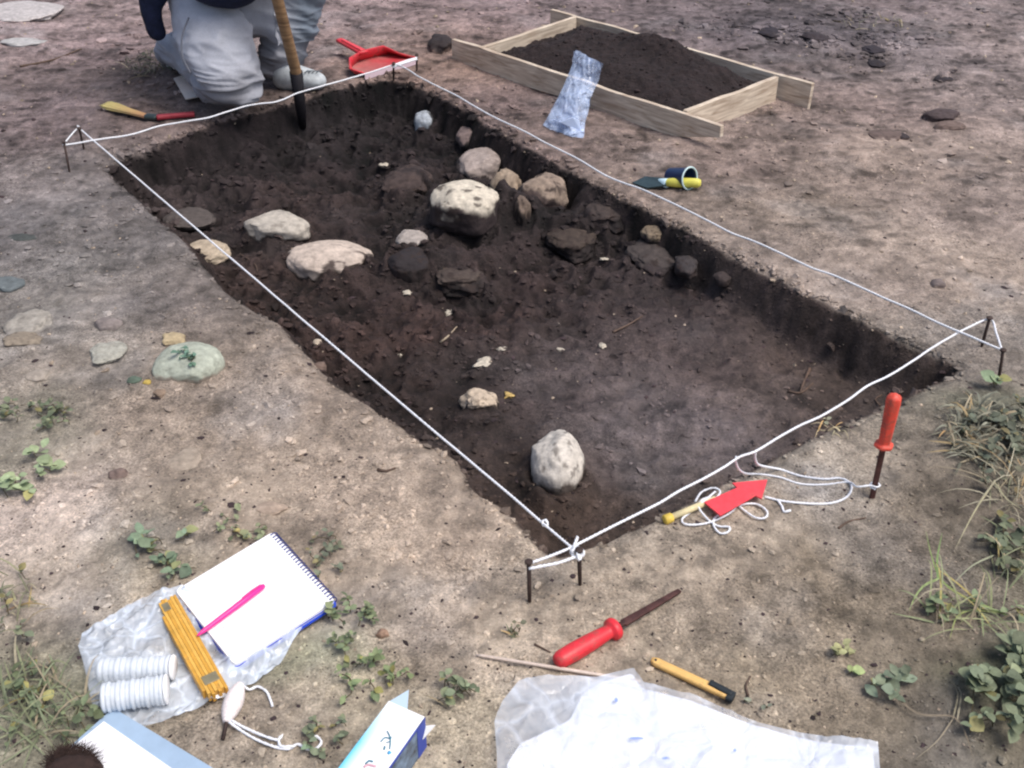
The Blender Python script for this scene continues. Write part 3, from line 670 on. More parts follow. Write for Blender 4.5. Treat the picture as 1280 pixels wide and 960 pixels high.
obj('handle', lathe(prof, P0, tp, 24, fn=hexa), MRED, root)
T = ax.normalized(); S_ = T.cross(Vector((0, 1, 0))).normalized()
def blade(p, q, w0, w1, th, nrm):
    p = Vector(p); q = Vector(q); T = (q-p).normalized(); N_ = Vector(nrm); s = T.cross(N_).normalized(); N_ = s.cross(T).normalized(); V = []; n = 12
    for i in range(n+1):
        t = i/n; c = p.lerp(q, t); w = w0+(w1-w0)*t
        for a, b in ((-1, -1), (1, -1), (1, 1), (-1, 1)): V.append(tuple(c+s*w/2*a+N_*th/2*b))
    F_ = [(i*4+k, i*4+(k+1) % 4, i*4+4+(k+1) % 4, i*4+4+k) for i in range(n) for k in range(4)]+[(3, 2, 1, 0), tuple(n*4+k for k in range(4))]
    return (V, F_)
MRU = mat('rust_blade', (.10, .045, .04), .6, 60, .5, bump=.6, bs=300, metal=.4)
obj('blade', blade(b_-ax*.2, P0+ax*.02, .0085, .0095, .004, (0, -1, .2)), MRU, root, bevel=.0006)
# cord from the string to the file and the looped tail
G = lambda L, dz=.0022: [atg(x, y, dz) for x, y in L]
cd = thing('cord', 'slack white cord looping from the near string to the upright file and red arrow', 'cord', atg(1000, 600))
wrap = b_+ax*.13
obj('cord_strand', cord_geo([at(920,571,ZS), at(920,578,.05), at(924,587,.03), at(933,592,.012)]+G([(950,594),(975,598),(1000,606),(1030,607),(1060,604)])+[wrap+Vector((-.03,-.003,-.002)), wrap+Vector((-.008,-.002,0)), wrap+Vector((0,-.0075,.001)), wrap+Vector((.008,-.001,0)), wrap+Vector((0,.007,0)), wrap+Vector((-.008,0,-.003)), wrap+Vector((0,-.0075,-.004))], .0017), MSTR, cd)
obj('cord_strand', cord_geo([at(945,563,ZS), at(944,572,.052), at(947,580,.035), at(955,583,.02)]+G([(975,588),(1000,596),(1030,600),(1050,599),(1063,606),(1062,618),(1050,627),(1030,631),(1000,630),(975,627),(955,622)]), .0019), MSTR, cd)
obj('cord_strand', cord_geo(G([(972,627),(977,634),(980,641)])+G([(988,640)], .004), .0019), MSTR, cd)
# north arrow
g0 = atg(915, 625); zA = .006
ar = thing('north_arrow', 'red flat arrow on a yellow rod lying at the near trench edge', 'direction arrow', atg(905, 632))
ap = [(880,629),(921,611),(915,605),(959,601),(952,625),(944,621),(900,646)]
zz = max(atg(x, y).z for x, y in ap)+.008
obj('arrow_plate', slab([at(x, y, zz)[:2] for x, y in ap], zz, zz+.003), mat('red_paint', (.85, .07, .09), .5, 90, .15, dirt=.3), ar, bevel=.0006, smooth=False)
MY = mat('yellow_plastic', (.78, .56, .10), .45, 70, .15); MYP = mat('pale_yellow', (.72, .62, .36), .55, 70, .15)
y0 = atg(831, 654, .007); y1 = atg(893, 629, .009)
obj('rod', tube([y0, y1], .0055, 12), MYP, ar); obj('rod_cap', lathe([(0, .007), (.1, .0085), (.9, .008), (1, .006)], y0-(y1-y0)*.02, y0+(y1-y0)*.14, 14), MY, ar)
tg = thing('cord', 'tangled small loops of white cord wound round the yellow rod of the arrow', 'cord', atg(890, 650))
obj('cord_strand', cord_geo(G([(868,634),(876,622),(890,617),(899,621),(893,630),(880,630),(872,640)], .012)+G([(885,652),(898,660),(911,661),(910,667),(900,669),(892,660),(893,650)], .004)+G([(905,643),(925,634),(945,633),(958,642),(956,650),(944,650),(930,641),(922,634)], .005), .0017), MSTR, tg)
obj('cord_strand', cord_geo(G([(893,622),(880,633)], .013)+G([(862,643),(852,652),(858,658),(880,657),(900,650),(914,642),(920,635)], .004), .0017), MSTR, tg)

# ================================================================== LYING RED-HANDLED FILE
h0 = atg(694, 836, .013); h1 = atg(770, 792, .013)
lf = thing('file', 'red handled file lying flat on the soil with its rusty blade toward the trench', 'file', atg(735, 815))
pr = [(0, .0055), (.02, .0095), (.08, .0125), (.3, .0135), (.6, .0125), (.84, .0105), (.885, .0108), (.90, .0165), (.97, .0170), (1, .0145)]
P_ = [(t, float(np.interp(t, [p[0] for p in pr], [p[1] for p in pr]))) for t in np.linspace(0, 1, 50)]
obj('handle', lathe([(0, .002)]+P_+[(1, .004)], h0, h1, 24, ell=.9, fn=lambda t, a: 1-(.10 if abs(sin(a)) < .2 and .1 < t < .5 else 0)), MRED2, lf)
tip = atg(849, 742, .006)
obj('blade', join(blade(h1, h1.lerp(tip, .15), .007, .009, .005, (0, 0, 1)), blade(h1.lerp(tip, .1), tip, .0125, .0075, .004, (0, 0, 1))), MRU, lf, bevel=.0006)
# ================================================================== PALE ROD
r0 = atg(595, 821, .004); r1 = atg(800, 857, .008)
obj('rod', tube([r0, r0.lerp(r1, .04), r0.lerp(r1, .5), r1], [.0008, .0022, .0026, .0024], 8), mat('pale_wood', (.66, .55, .47), .5, 120, .15), label='thin pale pointed rod running onto the plastic sheet', cat='rod')
# ================================================================== YELLOW TOOL
t0 = atg(814, 829, .006); t1 = atg(916, 877, .007)
yt = thing('palette_knife', 'yellow flat handled tool with a black rubber end lying beside the plastic sheet', 'tool', atg(865, 852))
def flatbar(p, q, w, th, prof=None, n=16):
    p = Vector(p); q = Vector(q); T = (q-p).normalized(); s = T.cross(Vector((0, 0, 1))).normalized(); N_ = s.cross(T); V = []; F_ = []; m_ = 10
    for i in range(n+1):
        t = i/n; c = p.lerp(q, t); ww = w*(prof(t) if prof else 1)
        for k in range(m_):
            a = 2*pi*k/m_; ca_, sa = cos(a), sin(a)
            ca_ = math.copysign(abs(ca_)**.5, ca_); sa = math.copysign(abs(sa)**.5, sa)
            V.append(tuple(c+s*ca_*ww/2+N_*sa*th/2))
    for i in range(n):
        for k in range(m_): F_.append((i*m_+k, i*m_+(k+1) % m_, (i+1)*m_+(k+1) % m_, (i+1)*m_+k))
    F_ += [tuple(range(m_))[::-1], tuple(n*m_+k for k in range(m_))]
    return (V, F_)
MYH = mat('ochre_plastic', (.80, .50, .17), .45, 60, .12, dirt=.3)
obj('handle', flatbar(t0, t0.lerp(t1, .93), .0135, .008, lambda t: min(1, .55+t*12)), MYH, yt)
MBK = mat('black_rubber', (.018, .025, .03), .6, 80, .3)
obj('grip', flatbar(t0.lerp(t1, .70)+Vector((.002, .003, .003)), t0.lerp(t1, .97)+Vector((.001, .001, .003)), .0095, .008), MBK, yt)
obj('tip', flatbar(t0.lerp(t1, .93), t1, .0175, .0105), MBK, yt)
obj('hole', lathe([(0, .0018), (1, .0018)], t0.lerp(t1, .05)+Vector((0, 0, .002)), t0.lerp(t1, .05)+Vector((0, 0, .0045)), 10), MBK, yt)

# ================================================================== PLASTIC SHEET + PAPER (front)
MPL = mat('clear_film', (.80, .87, .97), .14, 25, .06, alpha=.38, bump=.3, bs=18, spec=.9, bd=.006)
MPL2 = mat('clear_film_milky', (.80, .89, 1.0), .16, 25, .06, alpha=.42, bump=.35, bs=25, spec=.9, bd=.005)
crumple(MPL, 16, .26, .50, .010); crumple(MPL2, 24, .28, .62, .008)
MPA = mat('white_paper', (.90, .90, .93), .75, 15, .03)
def sheet(top, bot, left, right, nu, nv, z, amp, freq, seed, name, m, parent=None, **kw):
    S = coons([at(x, y, z) for x, y in top], [at(x, y, z) for x, y in bot], [at(x, y, z) for x, y in left], [at(x, y, z) for x, y in right], nu, nv)
    P = S.reshape(-1, 3); g = height(P[:, 0], P[:, 1])
    rg = 1-np.abs(fbm(P[:, :2]*np.array([1, .6]), freq, 3, seed))*2
    P[:, 2] = np.maximum(g+.0015, z) + amp*np.clip(rg, 0, 1)**2 + amp*.34*np.clip(1-np.abs(fbm(P[:, :2]@np.array([[.8, -.9], [.5, .7]]), freq*2.6, 3, seed+5))*2.6, 0, 1)**2
    return obj(name, grid_geo(P.reshape(S.shape)), m, parent, **kw)
sheet([(645,862),(700,855),(752,851),(790,845),(802,863),(866,880),(945,909),(1020,929),(1088,938)], [(640,1010),(1110,1010)], [(645,862),(636,900),(636,960),(640,1010)], [(1088,938),(1096,965),(1110,1010)], 60, 24, .006, .0025, 9, 4, 'paper_sheets', mat('paper_dirty', (.92, .92, .96), .8, 12, .02), label='white paper sheets inside the clear plastic sleeve at the front', cat='paper') if False else None
pap = sheet([(728,868),(752,853),(790,842),(802,860),(866,878),(945,908),(1020,928),(1090,936)], [(632,1010),(1110,1010)], [(728,868),(712,900),(676,918),(650,930),(634,955),(632,1010)], [(1090,936),(1094,965),(1110,1010)], 70, 26, .007, .0018, 9, 4, 'paper_sheets', MPA, label='large white paper bundle lying in the plastic sheet at the front edge', cat='paper')
fs = sheet([(628,880),(648,855),(690,849),(745,848),(792,836),(804,856),(868,874),(948,904),(1028,924),(1096,932)], [(622,1015),(1116,1015)], [(628,880),(618,905),(621,950),(622,1015)], [(1096,932),(1099,965),(1116,1015)], 200, 80, .009, .010, 6, 8, 'plastic_sheet', MPL, label='crumpled clear plastic sheet spread over white paper at the front edge', cat='plastic sheet')
MBL = mat('ink_and_shadow_blue', (.30, .40, .80), .6)
for x, y, a, b in ((770,877,2.2,2.6),(795,925,9,1.4),(918,940,1.8,1.8),(832,950,5,1.5)):  # blue marks; the widest, thin one is a painted pale shadow on the sheet
    sh = [at(x+a*cos(t)*(1+.3*sin(3*t)), y+b*sin(t), .0125)[:2] for t in np.linspace(0, 2*pi, 9)[:-1]]
    hh_ = .0165
    obj('ink_and_shadow_mark', slab(sh, .0160, hh_), MBL, fs, smooth=False)

# ================================================================== CARTON
zc = .062
ct = thing('drink_carton', 'blue and white folded drink carton lying on its side at the front edge', 'carton', atg(480, 950))
p_ul = at(496, 879, zc); p_ur = at(531, 896, zc); p_ll = at(428, 962, zc); p_lr = at(489, 962, zc)
ax2 = ((p_ll-p_ul).normalized()+(p_lr-p_ur).normalized()).normalized()
wv_ = (p_ur-p_ul); wv_ = wv_-ax2*wv_.dot(ax2); wid = .052; wv_ = wv_.normalized()*wid
A0 = p_ur-wv_; Lc = .20
nL = 24
MCT = nt('carton_print')
def carton_mat():
    m, N, L, b = nt('carton_board'); a = N.new('ShaderNodeAttribute'); a.attribute_name = 'Col'; L.new(a.outputs['Color'], b.inputs['Base Color']); b.inputs['Roughness'].default_value = .35; return m
nW = 14; V = []; C_ = []; F_ = []
ring = []
for i in range(nL+1):
    t = i/nL; o_ = A0+ax2*(Lc*t); sq = 1
    for k in range(nW+1):
        w = k/nW; V.append(tuple(o_+wv_*w)); blue = np.clip((.30-w)/.30, 0, 1)*np.clip(t*3, 0, 1)
        C_.append(np.array([.92, .93, .95])*(1-blue)+np.array([.12, .62, .86])*blue)
n1 = nW+1
for i in range(nL):
    for k in range(nW): F_.append((i*n1+k, (i+1)*n1+k, (i+1)*n1+k+1, i*n1+k+1))
obj('top_panel', (V, F_, C_), carton_mat(), ct, smooth=False)
dn = Vector((0, 0, -(zc-.004))); B0 = A0+wv_; E0 = A0+ax2*Lc; e_ = Vector((0, 0, -.0006))
MCS = mat('carton_side', (.13, .19, .27), .4, 60, .9, spec=.5); MCB = mat('carton_blue', (.03, .07, .42), .4)
obj('carton_body', hull_box([A0+dn, B0+dn, B0+ax2*Lc+dn, A0+ax2*Lc+dn], [A0+e_, B0+e_, B0+ax2*Lc+e_, A0+ax2*Lc+e_]), MCS, ct, smooth=False)
sN = wv_.normalized()*.0006
for u0, u1, m_ in ((.0, .012, MCB), (.05, .062, MCB), (.12, .128, mat('carton_cyan', (.10, .42, .60), .4))):
    obj('printed_band', hull_box([B0+ax2*u0*1.6+dn, B0+ax2*u0*1.6+dn+sN, B0+ax2*u1*1.6+dn+sN, B0+ax2*u1*1.6+dn], [B0+ax2*u0*1.6+e_, B0+ax2*u0*1.6+e_+sN, B0+ax2*u1*1.6+e_+sN, B0+ax2*u1*1.6+e_]), m_, ct, smooth=False)
obj('printed_band', hull_box([B0+Vector((0,0,-.004))+ax2*0, B0+Vector((0,0,-.004))+sN*1.5, B0+ax2*Lc+Vector((0,0,-.004))+sN*1.5, B0+ax2*Lc+Vector((0,0,-.004))], [B0+e_, B0+e_+sN*1.5, B0+ax2*Lc+e_+sN*1.5, B0+ax2*Lc+e_]), MCB, ct, smooth=False)
MEAR = mat('carton_ear', (.52, .66, .78), .4)
q0 = A0+wv_*.02; q1 = A0+wv_*.52; q2 = at(511, 862, zc-.004)
obj('flap', ([tuple(q0), tuple(q1), tuple(q2), tuple(q0+Vector((0,0,-.0012))), tuple(q1+Vector((0,0,-.0012))), tuple(q2+Vector((0,0,-.0012)))], [(0,1,2), (5,4,3), (0,3,4,1), (1,4,5,2), (2,5,3,0)]), MEAR, ct, smooth=False)
q0 = B0+Vector((0,0,-.018)); q1 = B0+ax2*.01+Vector((0,0,-.035)); q2 = at(544, 907, zc-.022)
obj('flap', ([tuple(q0), tuple(q1), tuple(q2), tuple(q0-ax2*.001), tuple(q1-ax2*.001), tuple(q2-ax2*.001)], [(0,1,2), (5,4,3), (0,3,4,1), (1,4,5,2), (2,5,3,0)]), mat('carton_white', (.85, .87, .9), .4), ct, smooth=False)
MTE = mat('print_teal', (.06, .22, .30), .5); ze = zc+.0008
def mark(L, w, m=MTE, parent=ct, z=ze):
    obj('printed_mark', tube(spline([at(x, y, z) for x, y in L], .002), w/2, 6), m, parent)
mark([(484,914),(487,920),(488,928),(487,936)], .0016); mark([(476,927),(481,922),(487,923)], .0016); mark([(481,933),(480,937)], .0022); mark([(486,940),(487.5,942)], .0045, mat('print_blue', (.10, .45, .75), .5)); mark([(483,928),(487,927),(489,921)], .0013)
mark([(457,955),(461,951),(466,952)], .0022); mark([(455,959),(460,956),(470,958)], .003, mat('print_pink', (.72, .42, .48), .5))

# ================================================================== LEFT PLASTIC BAG, ROLLS, RULE, NOTEBOOK
bagL = thing('plastic_bag', 'crumpled clear plastic bag under the notebook, rule and white rolls', 'plastic bag', atg(240, 830))
sheet([(104,795),(130,782),(155,765),(190,748),(222,742),(262,742),(320,752),(375,775)], [(118,888),(150,892),(180,912),(230,893),(284,874),(320,856),(350,830),(378,790)], [(104,795),(100,815),(108,840),(112,868),(118,888)], [(375,775),(378,790)], 160, 90, .003, .013, 9, 14, 'bag_wall', MPL2, bagL)
# film over the rolls
S = coons([at(x, y, .02) for x, y in [(106,800),(125,790),(150,800),(180,812),(208,818)]], [at(x, y, .004) for x, y in [(120,886),(150,888),(180,880),(205,876)]], [at(x, y, .01) for x, y in [(106,800),(103,830),(113,860),(120,886)]], [at(x, y, .03) for x, y in [(208,818),(196,845),(205,876)]], 60, 50)
P = S.reshape(-1, 3)
ra0 = at(124, 838, .020); ra1 = at(214, 834, .020); rb0 = at(128, 873, .021); rb1 = at(206, 862, .021)
RA, RB = .0165, .0195
def segd(P, a, b):
    a = np.array(a)[:2]; b = np.array(b)[:2]; e = b-a; t = np.clip(((P[:, :2]-a)@e)/(e@e), 0, 1)
    return np.linalg.norm(P[:, :2]-a-t[:, None]*e, axis=1)
top_ = np.maximum(np.sqrt(np.clip((RA+.003)**2-segd(P, ra0, ra1)**2, 0, 1))+.020, np.sqrt(np.clip((RB+.003)**2-segd(P, rb0, rb1)**2, 0, 1))+.021)
top_ = np.where(top_ < .0225, .006, top_)
P[:, 2] = top_+.004*np.clip(1-np.abs(fbm(P[:, :2], 30, 3, 8))*2.2, 0, 1)
obj('bag_wall', grid_geo(P.reshape(S.shape)), mat('clear_film_thin', (.90, .95, 1.0), .15, 25, .06, alpha=.16, bump=.6, bs=60, spec=.9, bd=.004), bagL)
MROLL = mat('white_roll', (.66, .71, .76), .5, 60, .12, dirt=.1)
for a, b, R_, lb in ((ra0, ra1, RA, 'ribbed white roll in the bag, the one further back'), (rb0, rb1, RB, 'ribbed white roll in the bag, the one nearer the clipboard')):
    nr = 13; root = thing('roll', lb, 'roll', (a.x, a.y, .003), 'ribbed white rolls in the bag')
    pf = [(0, .003)]
    for i in range(nr):
        t0_ = i/nr; s_ = 1+.05*sin(i*2.3)
        pf += [(t0_+.004, R_*.87*s_), (t0_+.02, R_*.97*s_), (t0_+.045, R_*s_), (t0_+.07, R_*.93*s_)]
    obj('ribs', lathe(pf+[(.985, R_*.8)], a, b, 24), MROLL, root)
    obj('end_disc', lathe([(0, R_*.3), (.001, R_*.95), (.5, R_*1.02), (1, R_*.94)], b+(b-a)*.0, b+(b-a)*.05, 24), mat('roll_end', (.93, .93, .93), .6), root)
# folding rule
ru = thing('folding_rule', 'folded yellow wooden rule lying on the plastic bag beside the notebook', 'rule', atg(232, 815))
MRU1 = mat('yellow_lacquer', (.64, .34, .055), .45, 40, .25, bump=.2, dirt=.3); MRU2 = mat('yellow_lacquer_light', (.74, .43, .09), .45, 40, .2, dirt=.25)
zr = .016
a0 = at(196, 757, zr); a1 = at(259, 873, zr); d_ = (a1-a0).normalized(); s_ = Vector((-d_.y, d_.x, 0))
if s_.x < 0: s_ = -s_
slw = .0044
for k in range(7):
    off = s_*(k*slw); e0 = .0 if k != 0 else .03; e1 = 0 if k else .012
    b0 = a0+off+d_*(e0+.003*sin(k*2)); b1 = a1+off-d_*(e1)+d_*.002*cos(k*3)
    b0.z = b1.z = 0
    obj('slat', plank(b0, b1, slw*.96, zr-.010, zr+.005+.0006*(k % 2), 6, .0003, k), MRU2 if k % 2 else MRU1, ru, smooth=False, bevel=.0005)
MBR = mat('brass', (.42, .36, .22), .4, 60, .2, metal=.6)
for p, k0, k1 in ((a1-d_*.024, 1, 5.6), (a0+d_*.016, 1, 3.2)):
    c4_ = [p+s_*slw*k0-d_*.008, p+s_*slw*k1-d_*.008, p+s_*slw*k1+d_*.008, p+s_*slw*k0+d_*.008]
    obj('hinge_plate', slab([q[:2] for q in c4_], zr+.0058, zr+.0066), MBR, ru, smooth=False, bevel=.0003)
obj('slat', plank(a0+s_*slw*4.5+d_*.012+Vector((0,0,-zr)), a0+s_*slw*6.6+d_*.012+Vector((0,0,-zr)), .008, zr-.008, zr+.0045, 3, 0, 3), MRU1, ru, smooth=False) if False else None
# notebook
nb = thing('notebook', 'open spiral notebook with blank white page and blue cover', 'notebook', atg(320, 750))
zn = .019
c = [at(218, 738, zn), at(341, 664, zn), at(420, 750, zn), at(293, 832, zn)]
cen = sum(c, Vector())/4
def inset(c, k, dz=0): return [cen+(p-cen)*k for p in c]
# pages a touch smaller, rounded corners
def rounded(c, r, n=5):
    out = []
    for i in range(4):
        p = c[i]; a = (c[i-1]-p).normalized(); b = (c[(i+1) % 4]-p).normalized()
        for k in range(n+1):
            t = k/n; out.append(((p+a*r)*(1-t)**2+p*2*t*(1-t)+(p+b*r)*t*t))
    return out
obj('cover', slab([q[:2] for q in rounded(inset(c, 1.02), .009)], zn-.012, zn-.0095), mat('blue_cover', (.02, .07, .55), .35), nb, smooth=False)
obj('pages', slab([q[:2] for q in rounded(inset(c, .992), .008)], zn-.0094, zn), mat('page_paper', (.93, .93, .94), .7, 10, .02), nb, smooth=False, bevel=.0004)
obj('cover', slab([q[:2] for q in rounded(inset(c, 1.004), .009)], zn-.0062, zn-.0052), mat('blue_cover', (.02, .07, .55), .35), nb, smooth=False)
sp = []
e0 = c[1]; e1 = c[2]; ed = (e1-e0).normalized(); eo = Vector((ed.y, -ed.x, 0)); 
if eo.dot(cen-e0) > 0: eo = -eo
nring = 26
for i in range(nring):
    o_ = e0.lerp(e1, (i+.9)/(nring+.8)); rr_ = .0062
    L = [o_-eo*.0022+eo*rr_*cos(t)+Vector((0, 0, -.0055+rr_*sin(t)*1.15)) for t in np.linspace(0, 2*pi, 13)]
    sp.append(tube(L, .0009, 6))
    hl = o_-eo*.0062
    sp.append(slab([(hl+ed*.0016*cos(t)+eo*.0016*sin(t))[:2] for t in np.linspace(0, 2*pi, 7)[:-1]], zn+.0002, zn+.0005))
obj('spiral_binding', join(*sp), mat('binding_wire', (.03, .05, .22), .35), nb)
# pen
pn = thing('pen', 'pink ballpoint pen lying across the blank notebook page', 'pen', at(290, 762, zn))
MPK = mat('pink_plastic', (.90, .035, .30), .3, 60, .08)
q0 = at(246, 795, zn+.0055); q1 = at(330, 732, zn+.0055)
obj('barrel', lathe([(0, .0006), (.03, .0018), (.10, .0034), (.55, .0040), (.56, .0043), (.97, .0041), (1, .003)], q0, q1, 14), MPK, pn)
qd = (q1-q0).normalized(); qs = Vector((-qd.y, qd.x, 0)); qs = qs if qs.y > 0 else -qs
obj('clip', tube([q1-qd*.002+qs*.005, q1-qd*.02+qs*.0065, q1-qd*.036+qs*.0055], .0012, 6), MPK, pn)
# clipboard
cb = thing('clipboard', 'grey blue clipboard holding white paper in the bottom left corner', 'clipboard', atg(150, 955))
k0 = at(142, 886, .008); k1 = at(268, 962, .008); dx = (k1-k0).normalized(); dy = Vector((dx.y, -dx.x, 0)); dy = dy if dy.y < 0 else -dy
k0.z = 0
cq = [k0-dx*.0, k0+dx*.30, k0+dx*.30+dy*.22, k0+dy*.22]
obj('board', slab([q[:2] for q in rounded([Vector(q) for q in cq], .008)], .0065, .0105), mat('clipboard_grey', (.34, .46, .60), .5, 30, .08), cb, smooth=False, bevel=.0006)
pq = [k0+dx*.012+dy*.028, k0+dx*.29+dy*.028, k0+dx*.29+dy*.215, k0+dx*.012+dy*.215]
pq = [k0+dx*.008+dy*.022, k0+dx*.28+dy*.034, k0+dx*.28+dy*.21, k0-dx*.004+dy*.21]
obj('paper', slab([q[:2] for q in pq], .0107, .0125), MPA, cb, smooth=False)
# bristly tuft at the corner
tb = atg(92, 958, .03); gs = []
iv, ifc = ico(4); gs = []; tuf = (iv*np.array([.036, .024, .016])*(1+.15*fbm(iv, 3, 3, 4))[:, None]+np.array(at(92, 966, .016)), ifc)
for i in range(2600):
    a = rng.uniform(0, 2*pi); r = sqrt(rng.random())
    x = 96+30*r*cos(a)-6; y = 964+24*r*sin(a)
    p = at(x, y, .016); o_ = Vector((rng.normal()*.006, rng.normal()*.006+.004, .006+rng.random()*.012)); q = p+o_*.6; e = p+o_*.8+Vector((rng.normal()*.008, rng.normal()*.006+.003, -.002))
    gs.append(strip([p, q, e], .0010, (0, -.6, .8)))
obj('bristle_tuft', join(tuf, *gs), mat('dark_bristle', (.032, .017, .013), .8, 100, .4), label='dark brown bristly tuft over the clipboard corner at bottom left', cat='tuft')
# string winder
sw = thing('string_winder', 'pinkish white ball of cord wound on an iron nail, front left', 'string', atg(292, 900))
c0 = atg(302, 862, .012); c1 = atg(284, 910, .012)
obj('cord_winding', lathe([(t, .0125*(sin(pi*(.06+.88*t)))**.7+.0006*sin(t*90)) for t in np.linspace(0, 1, 60)], c0, c1, 20), mat('pinkish_cord', (.86, .78, .76), .75, 200, .12, bump=.6, bs=300), sw)
obj('nail', tube([c1.lerp(c0, .1), atg(279, 927, .004)], .0028, 8), MIR, sw)
obj('nail', tube([c0, atg(311, 838, .008)], .0022, 8), mat('grey_metal', (.3, .32, .38), .4, metal=.7), sw) if False else None
obj('cord_tail', cord_geo([c0]+G([(312,864),(322,860),(333,866),(338,876),(341,885)], .003), .0017), MSTR, sw)
obj('cord_tail', cord_geo([c1+Vector((.004, 0, 0))]+G([(300,914),(320,926),(345,936),(362,938),(372,932),(384,938)], .003)+G([(396,938),(402,930),(396,923),(386,922)], .004), .0017), MSTR, sw)
obj('cord_tail', cord_geo([c1+Vector((.006, .003, 0))]+G([(305,912),(330,923),(348,928),(353,922),(349,928),(352,936),(368,936)], .005), .0017), MSTR, sw)

# ================================================================== WOODEN FRAME WITH SPOIL
def wood_mat(name, c1_, c2_):
    m, N, L, b = nt(name); tc = N.new('ShaderNodeTexCoord'); w = N.new('ShaderNodeTexNoise'); w.inputs['Scale'].default_value = 9; w.inputs['Detail'].default_value = 8; w.inputs['Distortion'].default_value = 1.2
    mp = N.new('ShaderNodeMapping'); mp.inputs['Scale'].default_value = (1, 1, 9); L.new(tc.outputs['Object'], mp.inputs['Vector']); L.new(mp.outputs[0], w.inputs['Vector'])
    r = N.new('ShaderNodeValToRGB'); r.color_ramp.elements[0].position = .3; r.color_ramp.elements[1].position = .68; r.color_ramp.elements[0].color = (*c1_, 1); r.color_ramp.elements[1].color = (*c2_, 1)
    n = N.new('ShaderNodeTexNoise'); n.inputs['Scale'].default_value = 30; L.new(tc.outputs['Object'], n.inputs['Vector'])
    L.new(w.outputs['Fac'], r.inputs['Fac']); L.new(r.outputs[0], b.inputs['Base Color']); b.inputs['Roughness'].default_value = .75
    bp = N.new('ShaderNodeBump'); bp.inputs['Strength'].default_value = .3; bp.inputs['Distance'].default_value = .002; L.new(w.outputs['Fac'], bp.inputs['Height']); L.new(bp.outputs[0], b.inputs['Normal'])
    return m
MW_ = wood_mat('raw_pine', tuple(lin((168, 148, 128))), tuple(lin((226, 212, 192))))
fr = thing('sieve_frame', 'rough wooden board frame heaped with dark soil', 'wooden frame', atg(770, 120))
zt = .078
def board(pa, pb, label=None, th=.015, seed=0, ztop=zt, zb=None, bot=None):
    a = at(*pa, ztop); b = at(*pb, ztop); g = min(hz(a.x, a.y), hz(b.x, b.y))
    ge = plank(Vector((a.x, a.y, 0)), Vector((b.x, b.y, 0)), th, g-.004, ztop, 26, .003, seed)
    if bot:
        V = [list(v) for v in ge[0]]
        for i in range(27):
            t = i/26
            for k in (0, 1): V[i*4+k][2] += bot(t)
        ge = (V, ge[1])
    o = obj('board', ge, MW_, fr, smooth=False, bevel=.0015)
    if label: o['label'] = label
    return a, b
board((567,48),(903,157), 'long front board with a chipped lower right end', seed=1, bot=lambda t: .0+max(0, t-.86)*.28)
board((690,11),(1016,105), 'long back board partly buried by soil', seed=2)
board((604,58),(719,21), seed=3, ztop=.080); board((857,138),(971,95), seed=4, ztop=.083)
# soil heap
i0 = [at(*p, .06) for p in [(614,62),(720,30),(958,100),(856,145)]]
S = coons([i0[0], i0[1]], [i0[3], i0[2]], [i0[0], i0[3]], [i0[1], i0[2]], 90, 150); P = S.reshape(-1, 3).copy()
uu_ = np.tile(np.linspace(0, 1, 90), 150); vv_ = np.repeat(np.linspace(0, 1, 150), 90)
ed_ = np.minimum(np.minimum(uu_, 1-uu_)*1.1, np.minimum(vv_, 1-vv_)*1.6)
hp_ = .040+.058*ss(ed_/.3)*(.6+.4*uu_)+.045*np.exp(-((uu_-.8)**2/.03+(vv_-.55)**2/.06))+.012*fbm(P[:, :2], 9, 3, 5)+.010*np.abs(fbm(P[:, :2], 30, 3, 7))+.004*fbm(P[:, :2], 90, 2, 9)
P[:, 2] = hp_
cs_ = lin((46, 37, 37))[None]/1.2*(1+.35*fbm(P[:, :2], 25, 3, 3)+.3*fbm(P[:, :2], 90, 2, 6))[:, None]
obj('soil_heap', grid_geo(P.reshape(S.shape))+(np.clip(cs_, .01, .5),), mat('heap_soil', vc=True, rough=.95, ns=180, na=.4, bump=.9, bs=160, bd=.005), label='heap of dark sifted soil filling the wooden frame', cat='soil heap', kind='stuff')
n = 500; ii = rng.integers(0, len(P), n); iv, ifc = ico(1); V = []; F_ = []; Cc = []
for j, i in enumerate(ii):
    s0 = float(np.exp(rng.normal(-5.7, .4))); W = iv*(1+.25*rng.standard_normal((len(iv), 1)))*s0*np.array([1, 1, .7])+P[i]; V.append(W); F_ += [tuple(q+j*len(iv) for q in f) for f in ifc]
    Cc.append(np.ones((len(iv), 3))*lin((50, 40, 40))*rng.uniform(.5, 1.5))
obj('heap_clods', (np.concatenate(V), F_, np.concatenate(Cc)), MCR, label='crumbs of soil on top of the heap', cat='soil', kind='stuff')

